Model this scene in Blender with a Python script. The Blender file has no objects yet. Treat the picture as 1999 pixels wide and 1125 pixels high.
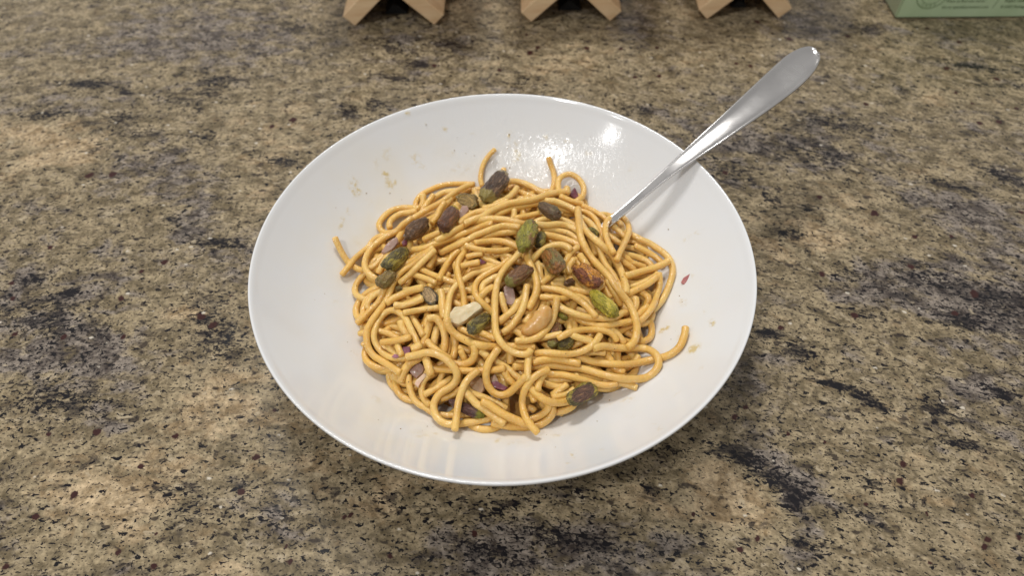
import bpy, bmesh, math, random
import numpy as np
from mathutils import Vector, Matrix, noise

random.seed(7)
rng = np.random.default_rng(7)
sc = bpy.context.scene
C = sc.collection
R = math.radians

# ------------------------------------------------------------------ camera
PW, PH, FPX = 1999.0, 1125.0, 1450.0
HR = 0.056                                   # height of the bowl rim
CAM = np.array([0.00444, -0.23716, 0.26974 + HR])
PITCH, ROLL = R(51.757), R(-0.413)
_c, _s = math.cos(PITCH), math.sin(PITCH)
FW = np.array([0, _c, -_s])
_up = np.array([0, _s, _c])
_rt = np.array([1.0, 0, 0])
RT = math.cos(ROLL) * _rt + math.sin(ROLL) * _up
UP = -math.sin(ROLL) * _rt + math.cos(ROLL) * _up
cd = bpy.data.cameras.new('camera')
cam = bpy.data.objects.new('camera', cd)
C.objects.link(cam)
m = Matrix.Identity(4)
for i in range(3):
    m[i][0], m[i][1], m[i][2], m[i][3] = RT[i], UP[i], -FW[i], CAM[i]
cam.matrix_world = m
cd.sensor_width = 36
cd.lens = 36 * FPX / PW
cd.clip_start, cd.clip_end = 0.01, 50
cd.dof.use_dof = True
cd.dof.focus_distance = 0.345
cd.dof.aperture_fstop = 8.5
cd.dof.aperture_blades = 0
sc.camera = cam

# ------------------------------------------------------------------ light of a kitchen
world = bpy.data.worlds.new('World')
sc.world = world
world.use_nodes = True
world.node_tree.nodes['Background'].inputs[0].default_value = (1.0, 0.99, 0.975, 1)
world.node_tree.nodes['Background'].inputs[1].default_value = 0.38


def area_light(name, loc, target, sx, sy, power, col):
    ld = bpy.data.lights.new(name, 'AREA')
    ld.shape = 'RECTANGLE'
    ld.size, ld.size_y = sx, sy
    ld.energy = power
    ld.color = col
    o = bpy.data.objects.new(name, ld)
    C.objects.link(o)
    o.location = loc
    o.rotation_euler = (Vector(target) - Vector(loc)).to_track_quat('-Z', 'Y').to_euler()
    return o


area_light('ceiling_lamp', (-0.25, 1.05, 1.90), (0, 0, 0), 0.45, 0.40, 22.0, (1.0, 0.985, 0.96))
area_light('ceiling_lamp', (-0.58, -0.72, 1.70), (0, 0, 0), 0.14, 0.14, 9.0, (1.0, 0.99, 0.97))
area_light('ceiling_lamp', (-1.25, -0.75, 1.42), (0, 0, 0), 0.12, 0.12, 2.2, (1.0, 0.985, 0.96))
sc.view_settings.view_transform = 'Standard'
sc.view_settings.look = 'None'
sc.view_settings.exposure = 0.08
sc.view_settings.gamma = 1.0
sc.cycles.max_bounces = 8
sc.cycles.use_denoising = True


# ------------------------------------------------------------------ helpers
def ray(x, y):
    d = FW + (x - PW / 2) / FPX * RT - (y - PH / 2) / FPX * UP
    return d


def at_z(x, y, z=0.0):
    d = ray(x, y)
    return CAM + d * ((z - CAM[2]) / d[2])


def at_y(x, y, Y):
    d = ray(x, y)
    return CAM + d * ((Y - CAM[1]) / d[1])


PR = np.array([0, .015, .03, .04, .05, .0575, .065, .0725, .08, .0875, .095, .101, .107, .112, .1165])
PZ = np.array([.006, .006, .0062, .0068, .0085, .0105, .0132, .0168, .0209, .0258, .0311, .0361, .0418, .0470, .0522])
DX, DY, DR = 0.002, 0.000, 0.079             # the mound of pasta on the bowl floor


def bowl_z(r):
    return np.interp(r, PR, PZ)


def floor_z(x, y, dome=True):
    zb = bowl_z(np.hypot(x, y))
    if dome:
        q = np.hypot(x - DX, y - DY) / DR
        zd = 0.0205 + 0.0175 * (1 - q ** 2)
        zb = np.where(q < 1.04, np.maximum(zb, zd), zb)
    return zb


TT = np.arange(0.20, 0.56, 0.0006)


def base_t(px, r, dome=True):
    """rays through px and the distance along each at which a strand of radius r rests on what lies below"""
    px = np.asarray(px, float)
    D = FW[None] + ((px[:, 0] - PW / 2) / FPX)[:, None] * RT[None] - ((px[:, 1] - PH / 2) / FPX)[:, None] * UP[None]
    D /= np.linalg.norm(D, axis=1)[:, None]
    P = CAM[None, None] + D[:, None] * TT[None, :, None]
    rr = np.hypot(P[..., 0], P[..., 1])
    fz = floor_z(P[..., 0], P[..., 1], dome)
    hit = (P[..., 2] - r * 1.1 < fz) & (rr < 0.119)
    k = np.where(hit.any(1), hit.argmax(1), len(TT) - 1)
    t = TT[k]
    bad = ~hit.any(1)
    if bad.any():                            # beyond the rim: use the height of the rim
        t[bad] = (HR + r - CAM[2]) / D[bad][:, 2]
    return D, t


def spline(pts, step):
    p = np.asarray(pts, float)
    if len(p) == 2:
        p = np.array([p[0], (p[0] + p[1]) / 2, p[1]])
    q = np.vstack([2 * p[0] - p[1], p, 2 * p[-1] - p[-2]])
    out = []
    for i in range(1, len(q) - 2):
        a, b, c_, d = q[i - 1], q[i], q[i + 1], q[i + 2]
        t = np.linspace(0, 1, 24, endpoint=False)[:, None]
        out.append(0.5 * (2 * b + (c_ - a) * t + (2 * a - 5 * b + 4 * c_ - d) * t ** 2 + (3 * b - a - 3 * c_ + d) * t ** 3))
    o = np.vstack(out + [p[-1:]])
    L = np.concatenate([[0], np.cumsum(np.linalg.norm(np.diff(o[:, :2], axis=0), axis=1))])
    n = max(4, int(L[-1] / step))
    u = np.linspace(0, L[-1], n + 1)
    return np.stack([np.interp(u, L, o[:, k]) for k in range(o.shape[1])], -1)


def smooth(a, n):
    k = np.exp(-0.5 * (np.arange(-3 * n, 3 * n + 1) / n) ** 2)
    k /= k.sum()
    p = np.pad(a, 3 * n, mode='edge')
    return np.convolve(p, k, mode='valid')


class Pile:
    c = np.zeros((0, 3))
    r = np.zeros(0)

    def add(self, pts, rad):
        self.c = np.vstack([self.c, pts])
        self.r = np.concatenate([self.r, np.broadcast_to(rad, len(pts))])

    def need(self, D, t, r, k=0.90):
        """how far each point must come up its line to lie on everything laid before it"""
        out = np.zeros(len(t))
        if len(self.c) == 0:
            return out
        w = self.c - CAM
        for i in range(len(t)):
            tc = w @ D[i]
            perp2 = (w ** 2).sum(1) - tc ** 2
            Rr = (self.r + r) * k
            ok = perp2 < Rr ** 2
            if ok.any():
                out[i] = max(0.0, (t[i] - tc[ok] + np.sqrt(Rr[ok] ** 2 - perp2[ok])).max())
        return out


pile = Pile()


def link_mesh(name, verts, faces, mat, parent=None, smooth_shade=True, loc=None, mats=None, midx=None):
    me = bpy.data.meshes.new(name)
    v = np.asarray(verts, float)
    if loc is not None:
        v = v - np.asarray(loc)[None]
    me.from_pydata(v.tolist(), [], [list(map(int, f)) for f in faces])
    for mm in (mats or [mat]):
        me.materials.append(mm)
    if midx is not None:
        me.polygons.foreach_set('material_index', midx)
    if smooth_shade:
        me.polygons.foreach_set('use_smooth', [True] * len(me.polygons))
    me.update()
    o = bpy.data.objects.new(name, me)
    C.objects.link(o)
    if loc is not None:
        o.location = loc
    if parent is not None:
        o.parent = parent
    return o


def tag(o, label=None, cat=None, group=None, kind=None):
    if label: o['label'] = label
    if cat: o['category'] = cat
    if group: o['group'] = group
    if kind: o['kind'] = kind
    return o


def empty(name, loc, label, cat, group=None):
    o = bpy.data.objects.new(name, None)
    C.objects.link(o)
    o.location = loc
    o.empty_display_size = 0.01
    return tag(o, label, cat, group)


# ------------------------------------------------------------------ materials
class NT:
    def __init__(self, name):
        self.mat = bpy.data.materials.new(name)
        self.mat.use_nodes = True
        self.t = self.mat.node_tree
        self.b = self.t.nodes['Principled BSDF']
        self.tc = self.t.nodes.new('ShaderNodeTexCoord')

    def n(self, kind, **kw):
        nd = self.t.nodes.new(kind)
        for k, v in kw.items():
            setattr(nd, k, v)
        return nd

    def l(self, a, b):
        self.t.links.new(a, b)

    def put(self, sock, v):
        if hasattr(v, 'is_linked') or isinstance(v, bpy.types.NodeSocket):
            self.l(v, sock)
        else:
            sock.default_value = v

    def mapping(self, src, scale=(1, 1, 1), rot=(0, 0, 0), loc=(0, 0, 0)):
        mp = self.n('ShaderNodeMapping')
        self.l(src, mp.inputs[0])
        mp.inputs['Scale'].default_value = scale
        mp.inputs['Rotation'].default_value = rot
        mp.inputs['Location'].default_value = loc
        return mp.outputs[0]

    def noise(self, vec, scale, detail=3, rough=0.55, dist=0.0):
        nd = self.n('ShaderNodeTexNoise')
        self.l(vec, nd.inputs['Vector'])
        nd.inputs['Scale'].default_value = scale
        nd.inputs['Detail'].default_value = detail
        nd.inputs['Roughness'].default_value = rough
        nd.inputs['Distortion'].default_value = dist
        return nd.outputs[0]

    def math(self, op, a, b=0.0, clamp=False):
        nd = self.n('ShaderNodeMath', operation=op, use_clamp=clamp)
        self.put(nd.inputs[0], a)
        self.put(nd.inputs[1], b)
        return nd.outputs[0]

    def step(self, v, lo, hi, to0=0.0, to1=1.0):
        nd = self.n('ShaderNodeMapRange', interpolation_type='SMOOTHSTEP')
        self.put(nd.inputs[0], v)
        self.put(nd.inputs[1], lo)
        self.put(nd.inputs[2], hi)
        nd.inputs[3].default_value, nd.inputs[4].default_value = to0, to1
        return nd.outputs[0]

    def mix(self, f, a, b, mode='MIX'):
        nd = self.n('ShaderNodeMix', data_type='RGBA', blend_type=mode)
        self.put(nd.inputs[0], f)
        for s, v in ((nd.inputs[6], a), (nd.inputs[7], b)):
            self.put(s, (*v, 1) if isinstance(v, tuple) and len(v) == 3 else v)
        return nd.outputs[2]

    def attr(self, name):
        nd = self.n('ShaderNodeAttribute', attribute_name=name)
        return nd

    def bump(self, h, strength=0.3, dist=0.001, normal=None):
        nd = self.n('ShaderNodeBump')
        self.l(h, nd.inputs['Height'])
        nd.inputs['Strength'].default_value = strength
        nd.inputs['Distance'].default_value = dist
        if normal is not None:
            self.l(normal, nd.inputs['Normal'])
        return nd.outputs[0]

    def out(self, col=None, rough=None, normal=None, spec=None, metal=None, sss=None, sss_r=None, coat=None, coat_r=None, sss_scale=0.003, coat_n=None):
        b = self.b
        if col is not None: self.put(b.inputs['Base Color'], (*col, 1) if isinstance(col, tuple) and len(col) == 3 else col)
        if rough is not None: self.put(b.inputs['Roughness'], rough)
        if normal is not None: self.l(normal, b.inputs['Normal'])
        if spec is not None: self.put(b.inputs['Specular IOR Level'], spec)
        if metal is not None: self.put(b.inputs['Metallic'], metal)
        if sss is not None:
            self.put(b.inputs['Subsurface Weight'], sss)
            b.inputs['Subsurface Radius'].default_value = sss_r or (1, .5, .2)
            b.inputs['Subsurface Scale'].default_value = sss_scale
        if coat_n is not None: self.l(coat_n, b.inputs['Coat Normal'])
        if coat is not None: self.put(b.inputs['Coat Weight'], coat)
        if coat_r is not None: self.put(b.inputs['Coat Roughness'], coat_r)
        return self.mat


def granite_material():
    g = NT('granite')
    P0 = g.tc.outputs['Object']
    tone, dark, gar = g.attr('tone').outputs['Fac'], g.attr('dark').outputs['Fac'], g.attr('garnet').outputs['Fac']
    # the grain of the slab swings round as it runs across
    sx = g.n('ShaderNodeSeparateXYZ')
    g.l(P0, sx.inputs[0])
    x_, y_ = sx.outputs[0], sx.outputs[1]
    v = g.math('ADD', y_, g.math('ADD', g.math('MULTIPLY', x_, .10), g.math('MULTIPLY', g.math('MULTIPLY', x_, x_), .30)))
    cx = g.n('ShaderNodeCombineXYZ')
    g.l(x_, cx.inputs[0]); g.l(v, cx.inputs[1])
    P = cx.outputs[0]
    flow = g.mapping(P, scale=(1, 1.7, 1))
    flow2 = g.mapping(P, scale=(1, 1.9, 1), loc=(.4, .2, 0))
    big = g.noise(flow, 11, 4, .6, .4)
    mid = g.noise(flow, 46, 5, .64, .5)
    mot = g.noise(g.mapping(P, scale=(1, 1.3, 1)), 88, 6, .68, .7)
    fine = g.noise(P, 430, 4, .65)
    tn = g.math('ADD', g.math('MULTIPLY', tone, .88), g.math('ADD', g.math('MULTIPLY', g.math('SUBTRACT', big, .5), 1.3), g.math('ADD', g.math('MULTIPLY', g.math('SUBTRACT', mid, .5), 3.2), g.math('MULTIPLY', g.math('SUBTRACT', mot, .5), 1.3))))
    olive = g.mix(g.step(mot, .36, .62), (.145, .112, .065), (.360, .285, .176))
    gold = g.mix(g.step(mot, .36, .62), (.255, .180, .098), (.545, .415, .258))
    grey = g.mix(g.step(mot, .36, .62), (.070, .055, .047), (.270, .226, .186))
    col = g.mix(g.step(tn, -.25, -.95), olive, gold)
    col = g.mix(g.step(tn, .05, .75), col, grey)
    lf = g.n('ShaderNodeHueSaturation')
    g.l(g.step(fine, .25, .75, .62, 1.38), lf.inputs['Value'])
    g.l(col, lf.inputs['Color'])
    col = lf.outputs[0]
    # smoky clouds of dark mineral
    cl = g.math('ADD', g.noise(flow2, 62, 6, .72, .9), g.math('MULTIPLY', g.math('ADD', dark, g.math('MULTIPLY', tn, .16)), .15))
    col = g.mix(g.step(cl, .545, .70, 0, .82), col, (.034, .028, .027))
    col = g.mix(g.step(g.noise(g.mapping(P, scale=(1, 1.5, 1), loc=(7, 2, 0)), 105, 4, .65, .4), .585, .70, 0, .75), col, (.50, .41, .28))
    # soft brown spots
    bs = g.math('ADD', g.noise(g.mapping(P, scale=(1, 1.5, 1), loc=(2, 5, 0)), 150, 3, .5, .2), g.math('MULTIPLY', dark, .03))
    col = g.mix(g.step(bs, .598, .680, 0, .85), col, (.035, .026, .022))
    # black flakes, long in the grain
    fk = g.math('ADD', g.noise(g.mapping(P, scale=(1, 1.75, 1)), 270, 4, .6, .6), g.math('MULTIPLY', g.math('ADD', dark, g.math('MULTIPLY', tn, .20)), .09))
    col = g.mix(g.step(fk, .585, .615), col, (.010, .009, .011))
    fk2 = g.math('ADD', g.noise(g.mapping(P, scale=(1, 1.5, 1), loc=(3, 1, 0)), 600, 2, .5), g.math('MULTIPLY', g.math('ADD', dark, g.math('MULTIPLY', tn, .3)), .08))
    col = g.mix(g.step(fk2, .608, .636, 0, .95), col, (.014, .012, .014))
    # garnets
    gn = g.math('ADD', gar, g.math('MULTIPLY', g.math('SUBTRACT', g.noise(P, 330, 3, .6), .5), 1.0))
    col = g.mix(g.step(gn, .36, .60), col, g.mix(g.noise(P, 700, 2), (.022, .008, .008), (.070, .026, .022)))
    # pale quartz chips
    vo = g.n('ShaderNodeTexVoronoi', feature='F1')
    g.l(g.mapping(P, scale=(1, 1.5, 1)), vo.inputs['Vector'])
    vo.inputs['Scale'].default_value = 110
    sep = g.n('ShaderNodeSeparateColor')
    g.l(vo.outputs['Color'], sep.inputs[0])
    q = g.math('MULTIPLY', g.step(g.math('ADD', vo.outputs['Distance'], g.math('MULTIPLY', g.math('SUBTRACT', fine, .5), .5)), .16, .06), g.math('GREATER_THAN', sep.outputs[0], .86))
    col = g.mix(g.math('MULTIPLY', q, .85), col, (.70, .63, .52))
    h = g.noise(P, 900, 3, .6)
    return g.out(col=col, rough=g.step(g.noise(P, 60, 3), .3, .7, .16, .27), normal=g.bump(h, .10, .0004), spec=.30)


def porcelain_material():
    g = NT('white_porcelain')
    P = g.tc.outputs['Object']
    sm, oil, film = g.attr('smear').outputs['Fac'], g.attr('oil').outputs['Fac'], g.attr('film').outputs['Fac']
    nz = g.noise(P, 330, 4, .62)
    s = g.math('MULTIPLY', sm, g.step(nz, .34, .66))
    col = g.mix(g.math('MULTIPLY', film, g.step(g.noise(P, 45, 3), .25, .7, .35, 1)), (.76, .765, .775), (.77, .71, .59))
    col = g.mix(g.step(s, .04, .8, 0, .85), col, (.62, .47, .19))
    # the greasy film on the wall
    streak = g.noise(g.mapping(P, scale=(1, .35, .35), rot=(0, 0, R(-14))), 520, 3, .6, .4)
    blob = g.noise(P, 260, 3, .55)
    h = g.math('MULTIPLY', g.math('ADD', g.math('MULTIPLY', g.step(streak, .48, .66), .8), g.math('MULTIPLY', g.step(blob, .52, .66), .7)), oil)
    h = g.math('ADD', h, g.math('MULTIPLY', s, 1.2))
    return g.out(col=col, rough=g.math('ADD', .10, g.math('MULTIPLY', oil, .06)), normal=g.bump(h, .22, .0005), spec=.5)


def pasta_material():
    g = NT('cooked_spaghetti')
    P = g.tc.outputs['Object']
    oi = g.n('ShaderNodeObjectInfo')
    rnd = oi.outputs['Random']
    col = g.mix(rnd, (.79, .470, .108), (.84, .570, .185))
    col = g.mix(g.step(g.noise(P, 70, 3), .35, .75, 0, .55), col, (.66, .350, .062))
    col = g.mix(g.step(g.noise(P, 480, 4, .65), .58, .72, 0, .30), col, (.90, .72, .40))
    pep = g.noise(P, 560, 1, .5)
    col = g.mix(g.step(pep, .765, .79, 0, .85), col, (.15, .075, .02))
    h = g.math('ADD', g.noise(P, 900, 3, .6), g.math('MULTIPLY', g.noise(P, 330, 3, .55), 1.4))
    return g.out(col=col, rough=g.step(g.noise(P, 260, 3), .3, .7, .22, .46), normal=g.bump(h, .60, .0007), spec=.5,
                 sss=.28, sss_r=(1.0, .5, .15), sss_scale=.0022, coat=g.step(g.noise(P, 170, 2), .38, .60, 0, .85), coat_r=.11, coat_n=g.bump(h, .55, .0006))


def nut_material(name, skin, patch, fleck, amt=.5, tip=None, side=None, tip2=None):
    """skin with patches of bared kernel; the object's z is the long axis, one unit = half length"""
    g = NT(name)
    P = g.tc.outputs['Generated']
    a = g.noise(P, 2.1, 4, .6, .8)
    f = g.noise(g.mapping(P, scale=(1, 1, .7)), 6.5, 5, .66, .9)
    ff = g.noise(P, 26, 4, .65)
    skin = tuple(c * 1.35 for c in skin)
    col = g.mix(g.step(a, .60 - .22 * amt, .66 - .22 * amt), skin, tuple(min(.8, c * 1.5) for c in patch))
    col = g.mix(g.step(f, .545, .66, 0, .8), col, fleck)
    wr = g.math('ABSOLUTE', g.math('SUBTRACT', f, .47))
    col = g.mix(g.step(wr, .045, .008, 0, .85), col, tuple(c * .14 for c in skin))
    col = g.mix(g.step(ff, .60, .74, 0, .5), col, fleck)
    sp = g.n('ShaderNodeSeparateXYZ')
    g.l(P, sp.inputs[0])
    if tip:
        col = g.mix(g.step(g.math('ADD', sp.outputs[2], g.math('MULTIPLY', g.math('SUBTRACT', a, .5), .25)), .80, .86), col, tip)
    if tip2:
        col = g.mix(g.step(g.math('SUBTRACT', sp.outputs[2], g.math('MULTIPLY', g.math('SUBTRACT', a, .5), .3)), .24, .17), col, tip2)
    h = g.math('ADD', f, g.math('MULTIPLY', ff, .35))
    return g.out(col=col, rough=g.step(f, .3, .7, .36, .62), normal=g.bump(h, 1.0, .0014), spec=.25, coat=.6, coat_r=.11, coat_n=g.bump(h, .7, .0010))


def simple_material(name, c1, c2, scale, rough, bump=.3, bscale=None, sss=0.0, sssr=None, coat=0.0, stretch=(1, 1, 1), dist=.0006, lo=.35, hi=.68):
    g = NT(name)
    P = g.mapping(g.tc.outputs['Object'], scale=stretch)
    col = g.mix(g.step(g.noise(P, scale, 4, .6, .3), lo, hi), c1, c2)
    h = g.noise(P, bscale or scale * 3, 4, .6)
    return g.out(col=col, rough=rough, normal=g.bump(h, bump, dist), sss=sss, sss_r=sssr, coat=coat, coat_r=.15, sss_scale=.003)


# ------------------------------------------------------------------ counter top
def gauss_field(X, Y, items):
    out = np.zeros_like(X)
    for (px, py, rx, ry, ang, a) in items:
        c_, s_ = math.cos(R(ang)), math.sin(R(ang))
        u = ((X - px) * c_ + (Y - py) * s_) / rx
        v = (-(X - px) * s_ + (Y - py) * c_) / ry
        out += a * np.exp(-(u * u + v * v))
    return out


# (x, y, half width, half height, slope, amount): mineral clouds of the slab; + grey, - golden
TONE = [(80, 690, 260, 70, 8, .9), (60, 560, 200, 60, -8, .5), (130, 210, 160, 30, -4, .6), (330, 330, 130, 40, 8, .7), (300, 90, 180, 40, 0, .5),
        (450, 60, 200, 60, 5, .6), (430, 470, 120, 60, 10, .4), (60, 260, 130, 40, 0, -.9), (90, 310, 120, 30, -10, -.9), (560, 240, 90, 90, 0, -.6),
        (520, 380, 80, 60, 0, -.5), (330, 610, 90, 50, 10, -.6), (430, 780, 130, 70, 15, -.9), (190, 970, 180, 90, 0, -1.0), (40, 860, 100, 40, 0, -.6),
        (350, 860, 110, 50, 0, -.5), (590, 900, 90, 60, 0, -.5), (200, 830, 130, 40, 5, .5), (10, 960, 70, 90, 0, .5), (550, 1010, 60, 60, 0, .5), (250, 1090, 60, 40, 0, .5),
        (450, 1110, 120, 30, 0, -.6), (700, 1000, 100, 70, 20, -.5), (930, 1090, 160, 60, 10, .7), (1130, 1060, 200, 60, 10, .8), (880, 960, 80, 40, 0, -.4), (1060, 1000, 120, 40, 10, -.4),
        (1250, 1010, 90, 40, 0, -.3), (1480, 900, 110, 30, 24, .75), (1540, 960, 60, 50, 50, .6), (1420, 990, 100, 80, 20, -1.2), (1400, 900, 60, 40, 0, -.6), (1570, 1040, 40, 80, 10, .6),
        (1340, 1090, 70, 50, 0, .6), (1570, 480, 200, 60, 5, -.7), (1650, 430, 150, 70, 0, -.6), (1760, 560, 190, 70, 15, 1.0), (1900, 430, 160, 60, 18, .8), (1960, 600, 120, 80, 20, .9),
        (1750, 640, 90, 20, 5, -.8), (1550, 660, 90, 60, 0, -.3), (1800, 330, 60, 20, 0, -.5), (1850, 190, 60, 25, 0, -1.0), (1600, 270, 170, 50, 10, .7), (1420, 300, 90, 50, 20, .4),
        (1760, 100, 130, 40, 10, .0), (1450, 80, 110, 30, 0, -.5), (1560, 60, 90, 30, 0, .7), (1900, 90, 120, 30, 10, .3), (1000, 110, 160, 40, 0, -.3), (860, 90, 130, 50, 8, .4),
        (1140, 130, 120, 40, 0, -.4), (1250, 60, 60, 60, 0, .5), (1700, 800, 200, 60, 10, -.2), (1900, 760, 120, 40, 15, .6), (1850, 930, 120, 40, 0, -.5), (1800, 1060, 140, 60, 0, -.4), (1480, 760, 80, 30, 15, .4)]
DARK = [(170, 165, 55, 9, 3, 1.2), (240, 228, 40, 8, 0, 1.0), (90, 222, 50, 10, -5, 1.0), (245, 180, 14, 8, 20, 1.2), (340, 195, 60, 12, 12, .7), (430, 155, 45, 10, 4, 1.0), (400, 178, 30, 14, 10, .8),
        (135, 572, 22, 6, -8, 2.0), (70, 545, 30, 9, -12, 1.3), (430, 475, 50, 10, 6, 1.4), (335, 430, 16, 14, 0, 1.0), (550, 315, 40, 9, 6, 1.3), (400, 620, 40, 40, 20, .7), (440, 670, 50, 40, 20, .8),
        (90, 620, 90, 50, 10, .7), (140, 780, 70, 26, 15, .8), (50, 790, 60, 40, 0, .5), (400, 270, 30, 10, 6, .7), (240, 255, 80, 14, 8, .6), (200, 290, 30, 14, 10, .6), (570, 50, 60, 14, 12, .6),
        (400, 1010, 60, 20, 0, .5), (540, 1010, 40, 40, 0, .5), (350, 960, 60, 30, 10, .5), (470, 960, 14, 24, 0, 1.0), (690, 870, 40, 14, 20, .8), (740, 965, 60, 14, 20, .7), (860, 930, 24, 10, -20, .8),
        (980, 990, 60, 14, -12, .8), (960, 1080, 70, 20, 14, 1.0), (1110, 1050, 120, 20, 12, .9), (1130, 960, 34, 12, 10, .9), (1300, 880, 24, 12, 0, .7), (1270, 960, 24, 12, 30, .8),
        (1500, 650, 22, 9, 5, 1.8), (1630, 752, 36, 6, 14, 2.6), (1690, 778, 26, 9, 28, 2.2), (1730, 800, 24, 7, 20, 1.4), (1440, 890, 50, 16, 22, 1.2), (1520, 940, 60, 24, 30, 1.1), (1550, 985, 20, 24, 0, 1.2),
        (1560, 1060, 20, 14, 0, 1.0), (1600, 1070, 30, 12, 10, .9), (1510, 390, 28, 10, 30, 1.3), (1545, 455, 34, 12, 16, 1.2), (1575, 408, 20, 8, 8, 1.0), (1510, 490, 16, 6, 0, 1.0), (1660, 535, 40, 16, 10, .8), (1810, 540, 60, 20, 14, .8),
        (1890, 630, 60, 16, 12, 1.0), (1960, 590, 60, 30, 15, .8), (1700, 620, 40, 9, 14, 1.0), (1560, 690, 50, 20, 20, .9), (1880, 870, 50, 9, 10, 1.3), (1900, 130, 70, 7, 8, 1.2), (1930, 165, 60, 5, 3, 1.0), (1560, 120, 20, 8, 20, 1.2),
        (1620, 240, 90, 16, 8, .7), (1590, 300, 90, 24, 14, .7), (1420, 330, 60, 30, 10, .5), (1690, 55, 50, 12, 22, .7), (1850, 360, 80, 8, 16, 1.0), (1960, 345, 60, 12, 22, 1.0), (820, 125, 20, 8, 10, 1.4), (770, 95, 50, 14, 12, .8),
        (770, 152, 50, 6, 10, 1.1), (680, 215, 20, 14, 20, 1.2), (735, 205, 24, 14, 15, 1.0), (1020, 155, 20, 10, 0, .9), (1260, 215, 18, 8, 20, 1.0), (870, 85, 60, 16, 5, .7), (1220, 210, 40, 12, 20, .6),
        (1830, 800, 60, 20, 18, .8), (1960, 770, 50, 20, 18, .8), (1660, 1000, 40, 14, 14, .7), (1700, 940, 40, 14, 14, .6), (1480, 530, 24, 8, 10, .6)]
GARNET = [(145, 967, 11), (70, 1010, 10), (275, 911, 8), (96, 849, 8), (190, 845, 11), (342, 853, 9), (500, 893, 9), (470, 960, 10), (230, 1080, 8), (300, 1107, 9), (10, 1107, 9), (305, 1043, 5), (565, 1097, 8), (558, 1068, 6),
          (535, 802, 6), (392, 618, 11), (416, 635, 11), (450, 578, 5), (236, 582, 9), (322, 512, 9), (276, 530, 6), (98, 483, 7), (22, 553, 7), (25, 583, 7), (125, 658, 8), (240, 658, 8), (30, 652, 8), (175, 342, 10), (220, 340, 10),
          (761, 1087, 9), (927, 1043, 9), (685, 1005, 6), (672, 1010, 8), (1763, 906, 10), (1757, 940, 10), (1898, 968, 8), (1988, 1052, 8), (1929, 1054, 10), (1921, 1069, 8), (1478, 1052, 9), (1446, 1074, 8), (1484, 1082, 5), (1538, 848, 6),
          (1610, 864, 5), (1353, 1006, 7), (1456, 796, 7), (1435, 815, 10), (1525, 640, 8), (1605, 535, 9), (1778, 521, 9), (1708, 417, 11), (1902, 574, 11), (1864, 612, 9), (1668, 616, 9), (1786, 463, 7), (1857, 462, 6), (1994, 415, 7), (1600, 385, 8),
          (1690, 203, 7), (1848, 133, 8), (1945, 154, 8), (1866, 181, 6), (1912, 240, 8), (1950, 238, 7), (1898, 202, 5), (1985, 212, 6), (1438, 124, 6), (1465, 129, 6), (1655, 70, 7), (1478, 42, 7), (1540, 75, 9), (1872, 82, 7), (1810, 55, 6), (1416, 337, 8),
          (848, 127, 7), (975, 137, 6), (1035, 103, 9), (1050, 92, 7), (1145, 94, 7), (1212, 94, 7), (1287, 148, 7), (1283, 93, 6), (1028, 68, 5), (572, 234, 10), (530, 247, 7), (1815, 1100, 7), (1690, 985, 6), (1810, 1005, 5), (1240, 150, 6)]


def build_counter():
    xs = np.concatenate([np.linspace(-1.6, -.50, 12)[:-1], np.arange(-.50, .50, .0014), np.linspace(.50, 1.6, 12)])
    ys = np.concatenate([np.linspace(-1.0, -.16, 8)[:-1], np.arange(-.16, .34, .0014), np.linspace(.34, 1.1, 9)])
    nx, ny = len(xs), len(ys)
    X, Y = np.meshgrid(xs, ys)
    V = np.stack([X, Y, np.zeros_like(X)], -1).reshape(-1, 3)
    i = np.arange(nx * ny).reshape(ny, nx)
    F = np.stack([i[:-1, :-1], i[:-1, 1:], i[1:, 1:], i[1:, :-1]], -1).reshape(-1, 4)
    me = bpy.data.meshes.new('counter_top')
    me.vertices.add(len(V))
    me.vertices.foreach_set('co', V.ravel())
    me.loops.add(F.size)
    me.loops.foreach_set('vertex_index', F.ravel().astype(np.int32))
    me.polygons.add(len(F))
    me.polygons.foreach_set('loop_start', np.arange(0, F.size, 4, dtype=np.int32))
    me.update(calc_edges=True)
    d = V - CAM
    z = np.maximum(d @ FW, .05)
    ix = PW / 2 + FPX * (d @ RT) / z
    iy = PH / 2 - FPX * (d @ UP) / z
    tone = np.clip(gauss_field(ix, iy, TONE), -1.4, 1.4)
    dark = np.clip(gauss_field(ix, iy, DARK), 0, 2.6)
    gar = np.zeros(len(V))
    for gx, gy, gr in GARNET:
        c_ = at_z(gx, gy)
        sc_ = FPX / ((c_ - CAM) @ FW)
        dd = np.hypot(V[:, 0] - c_[0], V[:, 1] - c_[1]) / (gr * 1.5 / sc_)
        gar = np.maximum(gar, np.clip(1 - dd, 0, 1))
    for nm, a in (('tone', tone), ('dark', dark), ('garnet', gar)):
        at = me.attributes.new(nm, 'FLOAT', 'POINT')
        at.data.foreach_set('value', a.astype(np.float32))
    me.materials.append(granite_material())
    o = bpy.data.objects.new('counter_top', me)
    C.objects.link(o)
    o['kind'] = 'structure'
    return o


build_counter()

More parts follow.
